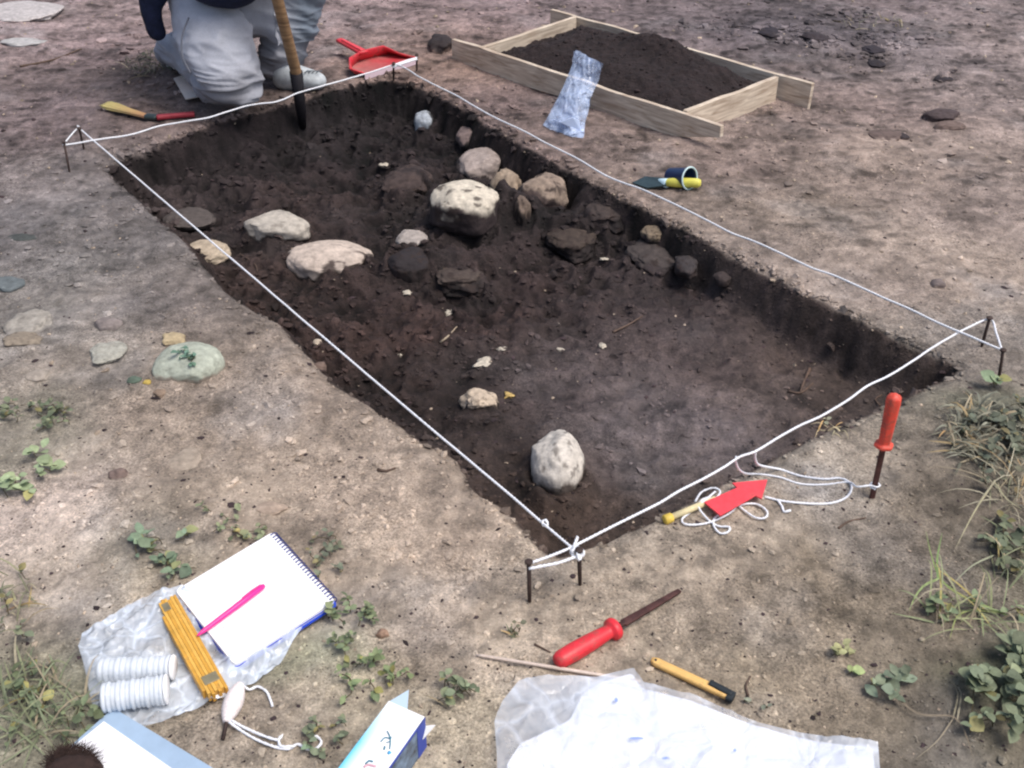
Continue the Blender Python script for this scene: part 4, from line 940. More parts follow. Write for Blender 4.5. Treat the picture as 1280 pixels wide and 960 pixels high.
# ================================================================== CLEAR BAG AGAINST FRAME
bg = thing('plastic_bag', 'clear plastic bag with folded paper inside leaning on the wooden frame', 'plastic bag', atg(705, 165))
def bagside(off, bulge, seed):
    T = [at(718,64,.165), at(724,64,.170), at(736,71,.166), at(753,79,.160)]; B = [atg(678,158,.004), atg(693,165,.004), atg(712,171,.003), atg(729,173,.003)]
    L = [T[0], at(713,88,.12), at(703,112,.08), at(690,136,.035), B[0]]; R = [T[-1], at(748,100,.115), at(737,125,.07), at(732,150,.03), B[-1]]
    S = coons(T, B, L, R, 30, 60); P = S.reshape(-1, 3); u = np.tile(np.linspace(0, 1, 30), 60); v = np.repeat(np.linspace(0, 1, 60), 30)
    b = np.sin(u*pi)*(.25+.75*v)*np.sin(np.clip(v, 0, 1)*pi*.94+.15)
    P[:, 1] += (off*b*bulge); P[:, 2] += .3*abs(off)*b*bulge*(1 if off < 0 else .4)
    nn = fbm(np.stack([u*3+v*2, v*6-u*2, u*0+seed], 1), 1, 3, seed); n3 = 1-np.abs(fbm(np.stack([u*4-v*3, v*5+u*2, u*0+seed+4], 1), 1, 2, seed+3))*3; P[:, 1] += .018*nn-.012*np.clip(n3, 0, 1)**2; P[:, 0] += .006*fbm(np.stack([u*2, v*7, u*0], 1), 1, 2, seed+9)
    return grid_geo(P.reshape(S.shape))
MBG = mat('bag_film', (.60, .73, .98), .15, 30, .2, alpha=.5, bump=.6, bs=60, spec=.8, bd=.004)
crumple(MBG, 30, .22, .5)
obj('front_film', bagside(-1, .055, 3), MBG, bg); obj('back_film', bagside(1, .010, 5), MBG, bg)
MPB = mat('bluish_paper', (.62, .74, .98), .6, 40, .08)
w0 = [atg(702,158,.014), atg(727,168,.008), at(724,150,.045), at(716,146,.055), at(700,152,.04)]
obj('folded_paper', (([tuple(p+Vector((0,-.006,0))) for p in w0]+[tuple(p+Vector((0,-.003,0))) for p in w0]), [(0,1,2,3,4), (9,8,7,6,5)]+[(i, 5+i, 5+(i+1) % 5, (i+1) % 5) for i in range(5)]), MPB, bg, smooth=False)
w0 = [atg(684,156,.008), atg(712,169,.008), at(710,156,.03), at(692,149,.028)]
obj('folded_paper', (([tuple(p+Vector((0,-.004,0))) for p in w0]+[tuple(p+Vector((0,-.001,0))) for p in w0]), [(0,1,2,3), (7,6,5,4)]+[(i, 4+i, 4+(i+1) % 4, (i+1) % 4) for i in range(4)]), MPB, bg, smooth=False)

# ================================================================== TROWEL AND CUP
tr = thing('trowel', 'small trowel with yellow handle and dark blade lying beyond the long string', 'trowel', atg(840, 238))
v0 = atg(831, 235, .016); v1 = atg(875, 237, .018)
obj('handle', lathe([(0, .006), (.05, .010), (.3, .0125), (.7, .0125), (.93, .012), (1, .008)], v0, v1, 18), mat('bright_yellow', (.72, .68, .12), .4, 60, .15), tr)
vb = [atg(790,232,.006), atg(806,226,.010), atg(831,231,.016), atg(832,238,.012), atg(808,238,.005)]
obj('blade', (([tuple(p) for p in vb]+[tuple(p+Vector((0, 0, .003))) for p in vb]), [(4,3,2,1,0), (5,6,7,8,9)]+[(i, (i+1) % 5, 5+(i+1) % 5, 5+i) for i in range(5)]), mat('dark_steel', (.05, .08, .09), .45, 60, .2, metal=.5), tr, smooth=False)
cp = thing('cup', 'small dark cup with a white rim lying tilted against the yellow trowel handle', 'cup', atg(862, 232))
ctr = at(862, 223, .036); axd = Vector((.25, -.85, .25)).normalized(); bk = ctr-axd*.055+Vector((-.03, 0, 0))
obj('shell', lathe([(0, .020), (.05, .021), (.95, .0275), (1, .029), (1, .026), (.9, .025), (.25, .020)], bk, ctr, 28), mat('dark_blue_plastic', (.012, .03, .10), .3), cp)
Tt = (ctr-bk).normalized(); Xx = Tt.cross(Vector((0, 0, 1))).normalized(); Yy = Xx.cross(Tt)
obj('rim', tube([ctr+Xx*.0285*cos(t)+Yy*.0285*sin(t) for t in np.linspace(0, 2*pi, 29)], .0024, 6, cap=False), mat('rim_white', (.62, .80, .82), .4), cp)
obj('base_disc', lathe([(0, .004), (.3, .008), (1, .013)], at(821, 226, .012), at(834, 229, .018), 12), mat('pale_blue', (.55, .75, .85), .4), cp)

# ================================================================== DUSTPAN
dp = thing('dustpan', 'red plastic dustpan dusted with soil at the far corner of the string', 'dustpan', atg(475, 85))
FL = atg(456, 98, .022); FR = atg(520, 79, .020)
BL = at(438, 84, .018); BR = at(489, 67, .018)
FL.z = .020; FR.z = .020
tL = at(436, 72, .050); tM = at(452, 63, .060); tN = at(479, 56.5, .060); tR = at(500, 66, .040)
S = coons([BL, at(447, 76, .02), at(472, 70, .02), BR], [FL, FR], [BL, at(443, 93, .015), FL], [BR, at(508, 72, .018), FR], 24, 16)
P = S.reshape(-1, 3); C_ = np.ones((len(P), 3))*lin((205, 45, 62)); k = np.clip(.62+.7*fbm(P, 14, 3, 4), 0, .9)[:, None]; C_ = C_*(1-k)+k*lin((178, 128, 122))
MDP = mat('dusty_red', vc=True, rough=.5, ns=60, na=.15)
obj('pan_floor', grid_geo(S)+(C_/1.15,), MDP, dp)
obj('pan_floor', (np.array([tuple(p) for p in (FL, FR, FL+Vector((.003, -.012, -.014)), FR+Vector((.004, -.012, -.014)))]), [(0, 2, 3, 1)]), mat('lip_grey', (.42, .32, .36), .6), dp, label='worn greyish front lip')
def wall(bp, tp_, n=30):
    B = resamp(bp, n); T_ = resamp(tp_, n); rows = np.stack([B, (B+T_)/2, T_])
    return grid_geo(rows)
red = mat('pan_red', (.70, .04, .06), .45, 40, .15, dirt=.6)
wl = obj('back_wall', wall([FL, at(443, 93, .015), BL, at(447, 76, .02), at(472, 70, .02), BR, FR], [FL+Vector((-.008, 0, .006)), at(436, 86, .038), tL, tM, tN, tR, FR+Vector((.006, .002, .006))]), red, dp)
md = wl.modifiers.new('solid', 'SOLIDIFY'); md.thickness = .004
obj('handle', flatbar(at(424, 50, .060), at(455, 66, .052), .034, .012, lambda t: .8+.3*t), red, dp)
obj('handle_rib', flatbar(at(428, 50, .066), at(452, 63, .060), .010, .008), mat('pan_red_light', (.85, .08, .10), .35), dp)

# ================================================================== PAINTBRUSH and paper by the knee
bs_ = thing('paintbrush', 'paintbrush with flared yellow bristles and red handle by the far edge', 'paintbrush', atg(185, 150))
bq0 = atg(137, 137, .012); bq1 = atg(186, 151, .012); bq2 = atg(197, 152, .013); bq3 = atg(244, 148, .013)
gs = []
for i in range(220):
    u_ = rng.uniform(-1, 1); w_ = rng.uniform(-.4, .6); sdv_ = (bq1-bq0).cross(Vector((0, 0, 1))).normalized()
    gs.append(tube([bq1+sdv_*u_*.010+Vector((0, 0, w_*.006)), bq1.lerp(bq0, .5)+sdv_*u_*.014+Vector((0, 0, w_*.007)), bq0+sdv_*u_*.022+(bq0-bq1)*rng.uniform(-.12, .1)+Vector((0, 0, w_*.01))], .0009, 4, cap=False))
gb = join(*gs); Vb = np.array(gb[0]); tt = np.clip(((Vb-np.array(bq1))@np.array(bq0-bq1))/((bq0-bq1).length**2), 0, 1)[:, None]
obj('bristles', (Vb, gb[1], np.array([.52, .26, .14])*(1-tt)+np.array([.72, .62, .26])*tt), mat('bristle_yellow', vc=True, rough=.8), bs_)
obj('ferrule', flatbar(bq1.lerp(bq0, .05), bq2, .026, .014), mat('ferrule_dark', (.06, .08, .08), .4, metal=.5), bs_)
obj('handle', flatbar(bq2, bq3, .024, .014, lambda t: 1-.35*sin(t*pi)), mat('handle_red', (.34, .035, .05), .45, 50, .2), bs_)
pc = thing('paper_slips', 'two white paper slips lying beside the kneeling person', 'paper', atg(236, 108))
zp_ = atg(236, 105).z
obj('slip', slab([at(x, y, zp_+.008)[:2] for x, y in [(217,98),(243,89),(253,120),(232,124)]], zp_+.006, zp_+.009), mat('slip_paper', (.78, .72, .66), .7, 40, .06), pc, smooth=False)
obj('slip', slab([at(x, y, zp_+.014)[:2] for x, y in [(224,88),(241,84),(246,98),(228,96)]], zp_+.0105, zp_+.013), mat('slip_paper', (.8, .76, .68), .7), pc, smooth=False)

# ================================================================== PERSON AND SPADE
def skin_geo(V, E, R, levels=2, root=0):
    me = bpy.data.meshes.new('tmp'); me.from_pydata([tuple(v) for v in V], E, []); o = bpy.data.objects.new('tmp', me); col.objects.link(o)
    o.modifiers.new('skin', 'SKIN'); lay = me.skin_vertices[0].data
    for i, r in enumerate(R): lay[i].radius = r if hasattr(r, '__len__') else (r, r); lay[i].use_root = (i == root)
    md = o.modifiers.new('s', 'SUBSURF'); md.levels = levels; md.render_levels = levels
    bpy.context.view_layer.update()
    dg = bpy.context.evaluated_depsgraph_get(); m2 = o.evaluated_get(dg).to_mesh()
    VV_ = np.array([v.co[:] for v in m2.vertices]); FF_ = [tuple(p.vertices) for p in m2.polygons]
    o.evaluated_get(dg).to_mesh_clear(); bpy.data.objects.remove(o); bpy.data.meshes.remove(me)
    return VV_, FF_
def vnormals(V, F_):
    N_ = np.zeros_like(V)
    for f in F_:
        a, b, c = V[f[0]], V[f[1]], V[f[2]]; n = np.cross(b-a, c-a)
        for q in f: N_[q] += n
    return N_/np.maximum(np.linalg.norm(N_, axis=1, keepdims=True), 1e-12)
kn1 = at(283, 112, .095)                      # kneeling knee
hip1 = kn1+Vector((-.13, .36, .17))
ank1 = at(222, 70, .075); toe1 = ank1+Vector((-.02, .10, -.04))
ft = atg(352, 112, 0); toe2 = atg(402, 112, .030); heel2 = atg(342, 108, .03)
ank2 = Vector((heel2.x+.035, heel2.y+.03, .10)); kn2 = ank2+Vector((.135, .06, .40))
pel = hip1+Vector((.10, .03, .02)); hip2 = pel+Vector((.10, .0, .0))
che = pel+Vector((.03, -.16, .40)); nek = che+Vector((.01, -.06, .12)); hed = nek+Vector((.01, -.05, .12))
shL = che+Vector((-.17, -.02, .04)); shR = che+Vector((.17, -.02, .04))
# spade line
sb = atd(380, 168, 3.19); sA = atd(371, 94, 3.14); dirp = (atd(347, 0, 3.05)-sA).normalized()
gripA = sA+dirp*.72; gripB = sA+dirp*.50
elL = shL.lerp(gripA, .5)+Vector((-.10, -.02, -.12)); elR = shR.lerp(gripB, .5)+Vector((.12, .0, -.10))
per = thing('person', 'person in pale trousers and navy top kneeling at the trench edge, holding a spade', 'person', (pel.x, pel.y, .0))
BV = [pel, pel+Vector((.01, -.05, .16)), che, nek, hed, hed+Vector((0, -.03, .10)), hip1, kn1, ank1, toe1, hip2, kn2, ank2, toe2, shL, elL, gripA+Vector((-.03, .035, -.01)), shR, elR, gripB+Vector((.035, .03, 0))]
BV[13] = ank2+Vector((.03, -.02, -.05)); BE = [(0,1),(1,2),(2,3),(3,4),(4,5),(0,6),(6,7),(7,8),(8,9),(0,10),(10,11),(11,12),(12,13),(2,14),(14,15),(15,16),(2,17),(17,18),(18,19)]
BR_ = [(.13,.10),(.12,.09),(.14,.09),.05,.085,.065,.075,.058,.038,.028,.075,.052,.032,.016,.055,.038,.026,.055,.038,.026]
V, F_ = skin_geo(BV, BE, BR_, 2)
gb = [(V, F_)]
for hand, s_ in ((gripA, -1), (gripB, 1)):   # palms and five curled fingers round the shaft
    pal = hand+Vector((s_*.030, .026, 0)); side = Vector((s_, 0, 0))
    gb.append(skin_geo([pal+Vector((0, 0, -.03)), pal+Vector((0, 0, .0)), pal+Vector((0, 0, .03))], [(0, 1), (1, 2)], [(.022, .014)]*3, 2))
    for j, z_ in enumerate((-.030, -.010, .010, .030)):
        ln = (.85, 1, 1.05, .95)[j]
        pts = [pal+Vector((0, -.005, z_)), hand+Vector((s_*.032*ln, -.012, z_)), hand+Vector((s_*.012, -.030*ln, z_)), hand+Vector((-s_*.016, -.024*ln, z_))]
        gb.append(skin_geo(pts, [(0, 1), (1, 2), (2, 3)], [.010, .009, .0085, .007], 1))
    gb.append(skin_geo([pal+Vector((0, .005, .03)), hand+Vector((-s_*.005, .030, .045)), hand+Vector((-s_*.028, .012, .048))], [(0, 1), (1, 2)], [.012, .010, .008], 1))
# face: nose, ears
fx = hed+Vector((0, -.085, .02))
for c_, r3 in ((fx+Vector((0, -.008, .0)), (.012, .016, .022)), (hed+Vector((.082, -.01, .03)), (.01, .018, .03)), (hed+Vector((-.082, -.01, .03)), (.01, .018, .03)), (fx+Vector((0, .0, -.04)), (.024, .010, .007))):
    iv, ifc = ico(3); gb.append((iv*np.array(r3)+np.array(c_), ifc))
obj('body', join(*gb), mat('skin', (.50, .30, .22), .55, 60, .08, subs=.1), per)
for s_ in (-1, 1):
    iv, ifc = ico(2); obj('eye', (iv*.011+np.array(fx+Vector((s_*.03, .022, .026))), ifc), mat('eye_white', (.6, .6, .6), .2), per)
iv, ifc = ico(4); hv = iv*np.array([.098, .105, .095]); hv = hv[:, :]*(1+.06*fbm(iv, 7, 3, 3))[:, None]; hv[:, 1] += .03; hv[:, 2] += .065
obj('hair', (hv+np.array(hed), ifc), mat('dark_hair', (.02, .013, .01), .6, 90, .4, bump=.8), per)
# trousers
TV = [pel, hip1+Vector((-.01, 0, 0)), hip1.lerp(kn1, .5)+Vector((0, 0, .03)), kn1+Vector((-.006, .05, .035)), kn1+Vector((.0, -.005, -.01)), kn1.lerp(ank1, .5)+Vector((-.01, .07, .03)), ank1+Vector((-.03, 0, .02)),
      hip2, hip2.lerp(kn2, .5), kn2+Vector((0, -.01, .0)), kn2.lerp(ank2, .5), ank2.lerp(kn2, .22), ank2+Vector((-.01, -.015, -.03)), ank2+Vector((.012, -.03, -.058))]
TE = [(0,1),(1,2),(2,3),(3,4),(4,5),(5,6),(0,7),(7,8),(8,9),(9,10),(10,11),(11,12),(12,13)]
TR = [(.16,.13),(.12,.12),.122,.112,.088,.068,.058,(.11,.11),.10,.10,.092,.082,.075,.062]
V, F_ = skin_geo(TV, TE, TR, 5)
N_ = vnormals(V, F_)
st_ = V*np.array([1, 1, 2.2]); fold = 1-np.abs(fbm(st_, 6, 3, 4))*2.4
wr = V@np.array([[.7, .1, .3], [-.1, .5, .1], [.9, .2, 2.6]])
c1_ = np.clip(1-np.abs(fbm(wr, 7, 2, 14))*3.2, 0, 1)**1.5; c2_ = np.clip(1-np.abs(fbm(wr[:, ::-1], 15, 2, 24))*3, 0, 1)**1.5
low = np.clip(1.25-V[:, 2]/.30, .35, 1)
V = V+N_*((.013*c1_-.004+.008*c2_)*low+.006*np.clip(fold, -.6, 1)+.0012*fbm(V, 30, 3, 8))[:, None]
# creases running round the shin of the raised leg and at the bent knee
dk = np.linalg.norm(V-np.array(kn1+Vector((0, 0, .02))), axis=1)
V += N_*(.009*np.sin(dk*75+2*fbm(V, 6, 2, 6))*np.exp(-((dk-.12)/.05)**2)*(V[:, 2] < .13))[:, None]
dl = V[:, 0]-(kn1.x+.17)
V += N_*(.010*np.sin(V[:, 2]*95+V[:, 0]*60+3*fbm(V, 5, 2, 7))*ss(dl/.03)*np.clip(1-V[:, 2]/.35, .15, 1))[:, None]
V[:, 2] = np.maximum(V[:, 2], .006+height(V[:, 0], V[:, 1])*0)
cw = np.ones((len(V), 3))*lin((188, 191, 200))/1.05
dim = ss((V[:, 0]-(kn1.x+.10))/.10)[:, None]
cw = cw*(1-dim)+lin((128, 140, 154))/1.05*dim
dirt_ = (ss((.19-V[:, 2])/.13)*np.clip(.8+.9*fbm(V, 8, 3, 12), 0, 1)+.5*np.clip(fbm(V, 11, 3, 15)-.12, 0, 1))[:, None]; cw = cw*(1-.75*dirt_)+.75*dirt_*lin((96, 92, 96))
cw *= (1+.10*fbm(V, 30, 3, 2))[:, None]
TRV, TRN = V.copy(), N_.copy()
def seam(L):
    out = []
    for x, y, Y in L:
        o_ = np.array([0, 0, H]); d_ = np.array(tuple(ray(x, y))); d_ /= np.linalg.norm(d_); w_ = TRV-o_; t_ = w_@d_; e_ = np.linalg.norm(w_-t_[:, None]*d_, axis=1); ok_ = e_ < .02
        i_ = np.argmin(np.where(ok_, t_, 99)); out.append(Vector(tuple(o_+d_*(t_[i_]-.0005))))
    return out
obj('seam', tube(spline(seam([(236,22,0),(228,45,0),(228,70,0),(238,92,0)]), .01), .0028, 6), mat('seam_thread', (.16, .17, .20), .9), per)
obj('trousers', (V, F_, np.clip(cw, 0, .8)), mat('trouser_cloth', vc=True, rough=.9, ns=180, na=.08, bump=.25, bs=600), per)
# top
SV = [pel+Vector((0, .0, .06)), pel+Vector((-.02, -.12, .14)), che, nek+Vector((0, .01, -.04)), shL, elL, gripA+Vector((-.04, .05, -.02)), shR, elR, gripB+Vector((.05, .05, -.01)), pel+Vector((-.17, -.04, .12)), atd(186, 8, kn1.y+.2), atd(199, 50, kn1.y+.2), atd(285, -27, kn1.y+.11), atd(225, -24, kn1.y+.13), atd(335, -36, kn1.y+.10)]
SE = [(0,1),(1,2),(2,3),(2,4),(4,5),(5,6),(2,7),(7,8),(8,9),(1,10),(10,11),(11,12),(1,13),(13,14),(13,15)]
SR = [(.165,.13),(.165,.135),(.175,.13),.07,.085,.062,.045,.085,.062,.045,.06,.042,.026,.115,.095,.09]
V, F_ = skin_geo(SV, SE, SR, 4); N_ = vnormals(V, F_); V = V+N_*(.010*(1-np.abs(fbm(V, 7, 3, 3))*2.2))[:, None]
obj('jacket', (V, F_), mat('navy_cloth', (.012, .017, .045), .9, 60, .4, bump=.3), per)
# shoes
MSH = mat('pale_shoe', (.52, .56, .58), .6, 50, .25, bump=.3); MSO = mat('shoe_sole', (.62, .63, .62), .6, 60, .2)
def shoe(h, t, nm='shoe'):
    d = (t-h).normalized(); V, F_ = skin_geo([h, h.lerp(t, .35), h.lerp(t, .7), t], [(0,1),(1,2),(2,3)], [(.044,.052),(.044,.048),(.042,.034),(.030,.024)], 3)
    s = obj(nm, (V, F_), MSH, per); W = V.copy(); W[:, 2] = W[:, 2].min()+.012+(W[:, 2] > np.median(W[:, 2]))*.006
    c_ = (h+t)/2; W[:, :2] = (W[:, :2]-np.array(c_)[:2])*1.03+np.array(c_)[:2]
    so = obj('sole', (W, F_), MSO, s) if False else None
    return s
shoe(heel2+Vector((0, 0, .012)), toe2+Vector((.02, -.01, -.004)))
shoe(ank1+Vector((-.02, .02, -.01)), toe1+Vector((-.02, .05, 0)))
obj('sock', tube([ank2+Vector((0, -.01, .03)), ank2+Vector((.0, -.02, -.02)), ank2.lerp(toe2, .4)+Vector((0, 0, .012))], [.042, .044, .036], 14), mat('grey_sock', (.20, .21, .23), .9, 60, .2), per)
# lace panel
pl = toe2+Vector((-.025, -.02, .028))
obj('laces', join(*[tube([pl+Vector((-.02+.012*k, -.005, .002)), pl+Vector((-.012+.012*k, .006, .006)), pl+Vector((-.004+.012*k, .018, .002))], .0018, 5) for k in range(4)]), mat('lace_dark', (.12, .14, .16), .8), per)
# sole strip at the knee (rubber toe under trouser hem)
# spade
sd_ = thing('spade', 'long wooden handled spade with dark iron blade pushed into the back of the trench', 'spade', (sb.x, sb.y, -.1))
obj('shaft', tube(spline([sA-dirp*.01, sA+dirp*.4, sA+dirp*.95], .02), .0165, 16), wood_mat('ash_shaft', tuple(lin((120, 92, 66))), tuple(lin((178, 142, 104)))), sd_)
obj('grip', tube([sA+dirp*.95+Vector((-.06, 0, 0)), sA+dirp*.95+Vector((.06, 0, 0))], .017, 12), MATS['rusty_iron'], sd_)
MDI = mat('dark_iron', (.018, .016, .02), .6, 50, .3, metal=.4)
so0 = sA+dirp*.0; so1 = sb.lerp(sA, .12)
obj('socket', lathe([(0, .010), (.3, .016), (1, .020)], so1, sA+dirp*.012, 14), MDI, sd_)
bd_ = (sb-sA).normalized(); sx = Vector((1, .15, 0)).normalized(); S = []
for j in range(10):
    t = j/9; c_ = so1.lerp(sb+bd_*.10, t); row = []
    for i in range(9):
        u = (i-4)/4; w = .030+.055*min(1, t*3.2); row.append(tuple(c_+Vector((0, 1, 0))*.012*(u*u)+sx*u*(.012+.014*t)))
    S.append(row)
bl_ = obj('blade', grid_geo(np.array(S)), MDI, sd_); md = bl_.modifiers.new('s', 'SOLIDIFY'); md.thickness = .003

# ================================================================== PLANTS
MLF = mat('leaf', vc=True, rough=.6, ns=150, na=.2, spec=.3)
def leaf(p, d, nrm, L, W, cup=.2):
    d = Vector(d).normalized(); nrm = Vector(nrm); s = d.cross(nrm).normalized(); nrm = s.cross(d).normalized(); V = []
    prof = [(0, .12), (.18, .62), (.42, 1), (.7, .78), (.9, .36), (1, .04)]
    for t, w in prof:
        c_ = Vector(p)+d*L*t-nrm*(cup*L*(t-.4)**2)
        V += [c_-s*W*w/2+nrm*W*.14*w, c_-nrm*0, c_+s*W*w/2+nrm*W*.14*w]
    F_ = []
    for i in range(len(prof)-1):
        for k in (0, 1): a = i*3+k; F_.append((a, a+1, a+4, a+3))
    return [tuple(v) for v in V], F_
def plant(cx, cy, rx, ry, nrun, nleaf, size, colr, label, name='weed', cat='weed', group=None, spread=1., zz=.012, wid=.7, var=.25, grass=0, gl=.08, gcol=(120, 130, 90), gw=.003, base_on=None, stemc=(88, 80, 58)):
    r = np.random.default_rng(int(cx*13+cy*7)); LV = []; SV_ = []; GV = []
    c0 = atg(min(max(cx, 3), 1277), min(cy, 957))
    root = thing(name, label, cat, c0, group)
    def col_(g, base): 
        k = 1+var*r.standard_normal()*.8; t = r.random()*.25
        cc = lin(base)/.95*k*np.array([1+t*.5, 1, 1-t*.5]); g_ = cc.mean(); cc = cc*.72+g_*.28; cc = cc if r.random() > .1 else cc*np.array([1.5, 1.15, .8]); return np.clip(cc, .004, .8)
    for i in range(nrun):
        a = r.random()*2*pi; q = r.random()**.5*.8
        x, y = cx+rx*q*cos(a), cy+ry*q*sin(a); a2 = a+r.normal()*1.3; pts = []
        for s in range(5):
            pts.append(atg(x, y, .003+zz*sin((s+.5)/5*pi)*r.uniform(.4, 1.3)+(base_on or 0)))
            x += cos(a2)*rx*.22*r.random()*spread+r.normal()*2; y += sin(a2)*ry*.22*r.random()*spread+r.normal()*1.5; a2 += r.normal()*.5
        S = spline(pts, .01); SV_.append(tube(S, .0008, 4))
        m_ = max(1, nleaf//nrun)
        for k in range(m_):
            p = S[int(r.integers(0, len(S)))]; th = r.random()*2*pi
            d = Vector((cos(th), sin(th), r.uniform(-.15, .5))); nr = Vector((r.normal()*.35, r.normal()*.35-.1, 1)); L = size*r.uniform(.4, 1.25)
            g = leaf(Vector(p)+Vector((0, 0, r.random()*zz)), d, nr, L, L*wid*r.uniform(.8, 1.2)); LV.append(g+(np.ones((len(g[0]), 3))*col_(0, colr),))
    for i in range(grass):
        a = r.random()*2*pi; q = r.random()**.5
        p = atg(cx+rx*q*cos(a)*.8, cy+ry*q*sin(a)*.8, (base_on or 0)); th = r.random()*2*pi; l = gl*r.uniform(.4, 1.2); h = l*r.uniform(.05, .5)
        e = Vector((cos(th)*l, sin(th)*l, 0)); P = [p, p+e*.33+Vector((0, 0, h*.8)), p+e*.7+Vector((0, 0, h)), p+e+Vector((0, 0, h*.45+.003))]
        g = strip(spline(P, l/6), gw*r.uniform(.6, 1.2), (r.normal()*.3, r.normal()*.3-.3, 1)); GV.append(g+(np.ones((len(g[0]), 3))*col_(0, gcol if r.random() < .75 else (150, 140, 110)),))
    if LV: obj('leaves', join(*LV), MLF, root)
    for q_ in SV_: obj('stem', q_, mat('stem', tuple(lin(stemc)), .8, 60, .3), root)
    if GV: obj('blades', join(*GV), MLF, root)
    return root
plant(48,522,52,24,14,110,.013,(104,118,86),'low olive weed with small leaves at the left margin, the further of two')
plant(36,596,50,28,9,50,.021,(136,158,112),'brighter broad leaved weed at the left margin, the nearer of two',wid=.85)
plant(188,700,70,34,10,40,.020,(108,134,104),'scattered bluish green weed between soil and notebook',zz=.008)
plant(282,660,60,24,9,48,.012,(128,140,98),'sparse yellowish green seedlings behind the notebook',zz=.006)
plant(408,712,36,40,9,70,.010,(106,116,92),'small grey green creeper right of the notebook spine',zz=.008)
plant(440,790,34,38,10,110,.011,(112,130,88),'dense small leaved creeper right of the plastic bag')
plant(464,856,36,30,9,70,.012,(120,142,90),'creeper reaching the back end of the drink carton')
plant(420,925,34,26,6,30,.013,(114,130,98),'thin creeper left of the drink carton',zz=.006)
plant(562,872,30,16,6,24,.014,(116,132,96),'little tuft of weed behind the drink carton',grass=10,gl=.03)
plant(50,880,75,60,12,60,.015,(106,124,84),'grassy weeds in the bottom left corner',grass=90,gl=.07,gcol=(118,130,92))
plant(20,760,30,60,4,16,.012,(112,124,92),'few thin weeds on the left margin beside the plastic bag',grass=24,gl=.05,gcol=(124,128,96))
plant(250,462,24,20,3,24,.016,(88,128,108),'blue green weed growing over the large white stone',base_on=.020,wid=.6)
plant(1232,545,62,50,14,200,.016,(94,104,84),'broad grassy clump at the right margin beyond the upright file',name='grass_clump',cat='grass clump',grass=230,gl=.052,gcol=(120,122,102),gw=.0045)
plant(1240,478,16,12,2,6,.026,(112,136,96),'round leaved sprig at the foot of the right corner peg',wid=1.0)
plant(1262,700,30,50,8,70,.018,(98,112,82),'leafy weed on the right margin above the runner grass',grass=20,gl=.08)
plant(1245,872,52,70,16,200,.020,(108,124,92),'dense patch of overlapping round leaves in the bottom right corner',wid=.85,zz=.018)
plant(1205,770,60,26,5,30,.016,(112,132,90),'leafy end of the runner grass at the right margin',grass=40,gl=.09,gcol=(138,150,100))
plant(1110,868,34,16,4,20,.018,(116,136,108),'thin stemmed seedling with pale leaves right of the plastic sheet',wid=.8)
plant(1060,818,18,9,3,12,.013,(150,156,100),'small yellow green seedling on the front right soil',wid=.8,zz=.006)
plant(1065,846,8,7,1,3,.018,(138,160,92),'single bright leaf sprout on the front right soil',wid=.8,zz=.004)
plant(642,794,10,6,2,6,.008,(96,100,76),'tiny weed sprout right behind the pale rod',grass=8,gl=.02)
plant(945,884,14,6,2,5,.012,(128,138,116),'faint grey green leaf cluster beside the plastic sheet',zz=.003)
plant(1038,537,22,6,2,4,.01,(150,150,120),'wisps of dry grass on the near trench rim',grass=14,gl=.035,gcol=(170,160,120),name='grass_tuft',cat='grass')
plant(190,84,50,18,4,20,.02,(70,78,62),'dull dark grass behind the kneeling person',grass=110,gl=.07,gcol=(74,78,62),name='grass_tuft',cat='grass')
plant(1100,30,60,12,3,10,.02,(96,100,76),'faint grass among the far clods at top right',grass=30,gl=.06,gcol=(96,98,78),name='grass_tuft',cat='grass')
plant(388,936,8,5,1,3,.014,(112,140,106),'lone green leaf under the loose cord end',zz=.003)
plant(1262,620,24,30,4,14,.013,(104,108,84),'dry straw and leaves on the right margin',grass=40,gl=.12,gcol=(150,144,116),gw=.0025)
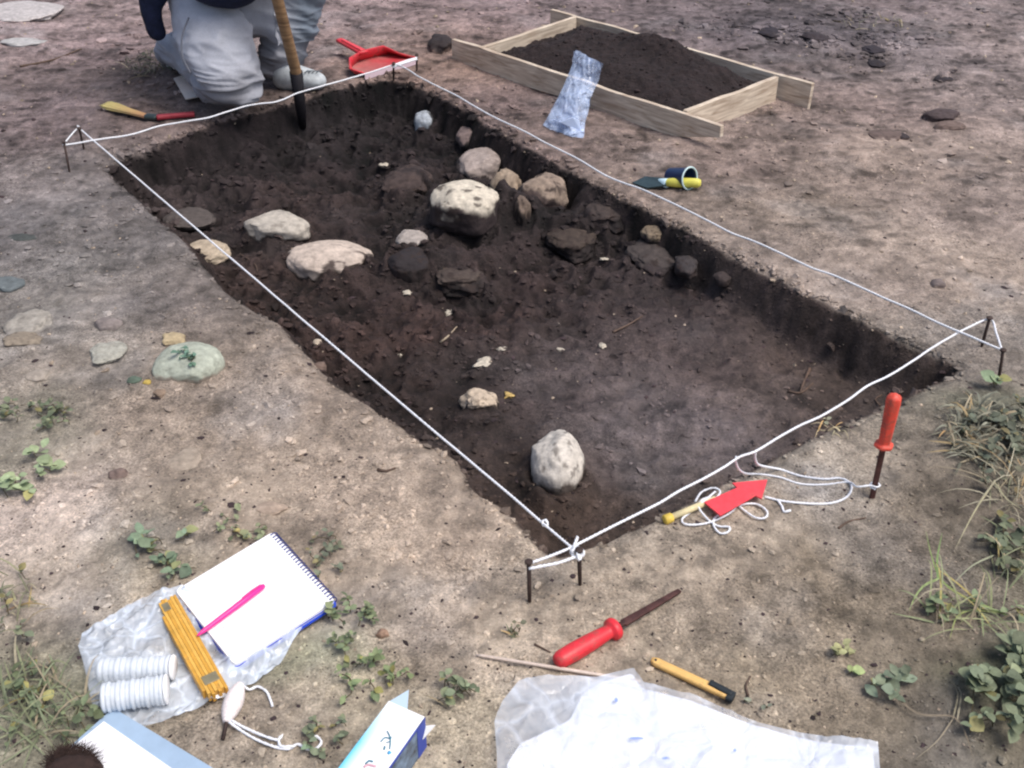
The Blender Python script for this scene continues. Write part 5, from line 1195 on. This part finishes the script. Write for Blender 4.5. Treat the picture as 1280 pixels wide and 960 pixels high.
# runner grass with long blades
rg_ = thing('runner_grass', 'long jointed runner of grass creeping over the right foreground soil', 'grass', atg(1180, 740))
def gb_(L, w, c_, zs=None):
    P = [atg(x, y, (zs[i] if zs else .006)) for i, (x, y) in enumerate(L)]; g = strip(spline(P, .01), w, (0, -.5, 1)); return g+(np.ones((len(g[0]), 3))*lin(c_)/1.15,)
gg = [gb_([(1260,772),(1225,762),(1190,748),(1170,733),(1158,710),(1152,682)], .0042, (138,156,96), [.004,.01,.015,.02,.03,.03]),
      gb_([(1170,735),(1150,745),(1140,756),(1136,766)], .0038, (150,168,110), [.02,.02,.01,.004]), gb_([(1168,735),(1166,715),(1170,690)], .0035, (120,146,88), [.02,.03,.04]),
      gb_([(1250,770),(1215,766),(1195,775),(1186,802)], .0035, (150,160,100)), gb_([(1240,700),(1210,720),(1185,740)], .0025, (156,160,134), [.01,.02,.01]),
      gb_([(1240,612),(1215,650),(1192,692)], .0030, (170,164,132), [.02,.02,.01]), gb_([(1238,612),(1255,636),(1280,645)], .0028, (160,156,124), [.02,.02,.01]), gb_([(1237,614),(1236,640)], .0025, (150,150,120)),
      gb_([(1262,600),(1258,625)], .0022, (160,160,130)), gb_([(1195,905),(1200,870),(1192,860)], .0025, (150,144,124)), gb_([(1110,868),(1145,898),(1190,902),(1205,925),(1215,958)], .0028, (130,118,100), [.01]*5),
      gb_([(1190,902),(1196,870),(1186,852)], .0022, (140,134,112)), gb_([(1190,902),(1170,930),(1140,955)], .0018, (150,140,120)), gb_([(1226,770),(1228,800)], .0035, (140,152,110))]
obj('blades', join(*gg), MLF, rg_)

# ================================================================== LIGHT
w = bpy.data.worlds.new('World'); sc.world = w; w.use_nodes = True; N = w.node_tree.nodes; L = w.node_tree.links
sky = N.new('ShaderNodeTexSky'); sky.sky_type = 'NISHITA'; sky.sun_disc = False
EL, AZ = radians(64), radians(112)
sky.sun_elevation = EL; sky.sun_rotation = AZ; sky.altitude = 100; sky.air_density = 1.0; sky.dust_density = 5; sky.ozone_density = 1
bgn = N['Background']; L.new(sky.outputs[0], bgn.inputs['Color']); bgn.inputs['Strength'].default_value = .15
sl = bpy.data.lights.new('sun', 'SUN'); sl.energy = 2.1; sl.angle = radians(30); sl.color = (1, .965, .93)
so = bpy.data.objects.new('sun', sl); col.objects.link(so)
dvec = Vector((sin(AZ)*cos(EL), cos(AZ)*cos(EL), sin(EL)))
so.rotation_euler = dvec.to_track_quat('Z', 'Y').to_euler()
sc.view_settings.view_transform = 'Standard'; sc.view_settings.look = 'None'; sc.view_settings.exposure = 0; sc.view_settings.gamma = 1
sc.cycles.use_denoising = True; sc.cycles.filter_width = 2.2; sc.cycles.max_bounces = 6; sc.cycles.transparent_max_bounces = 12
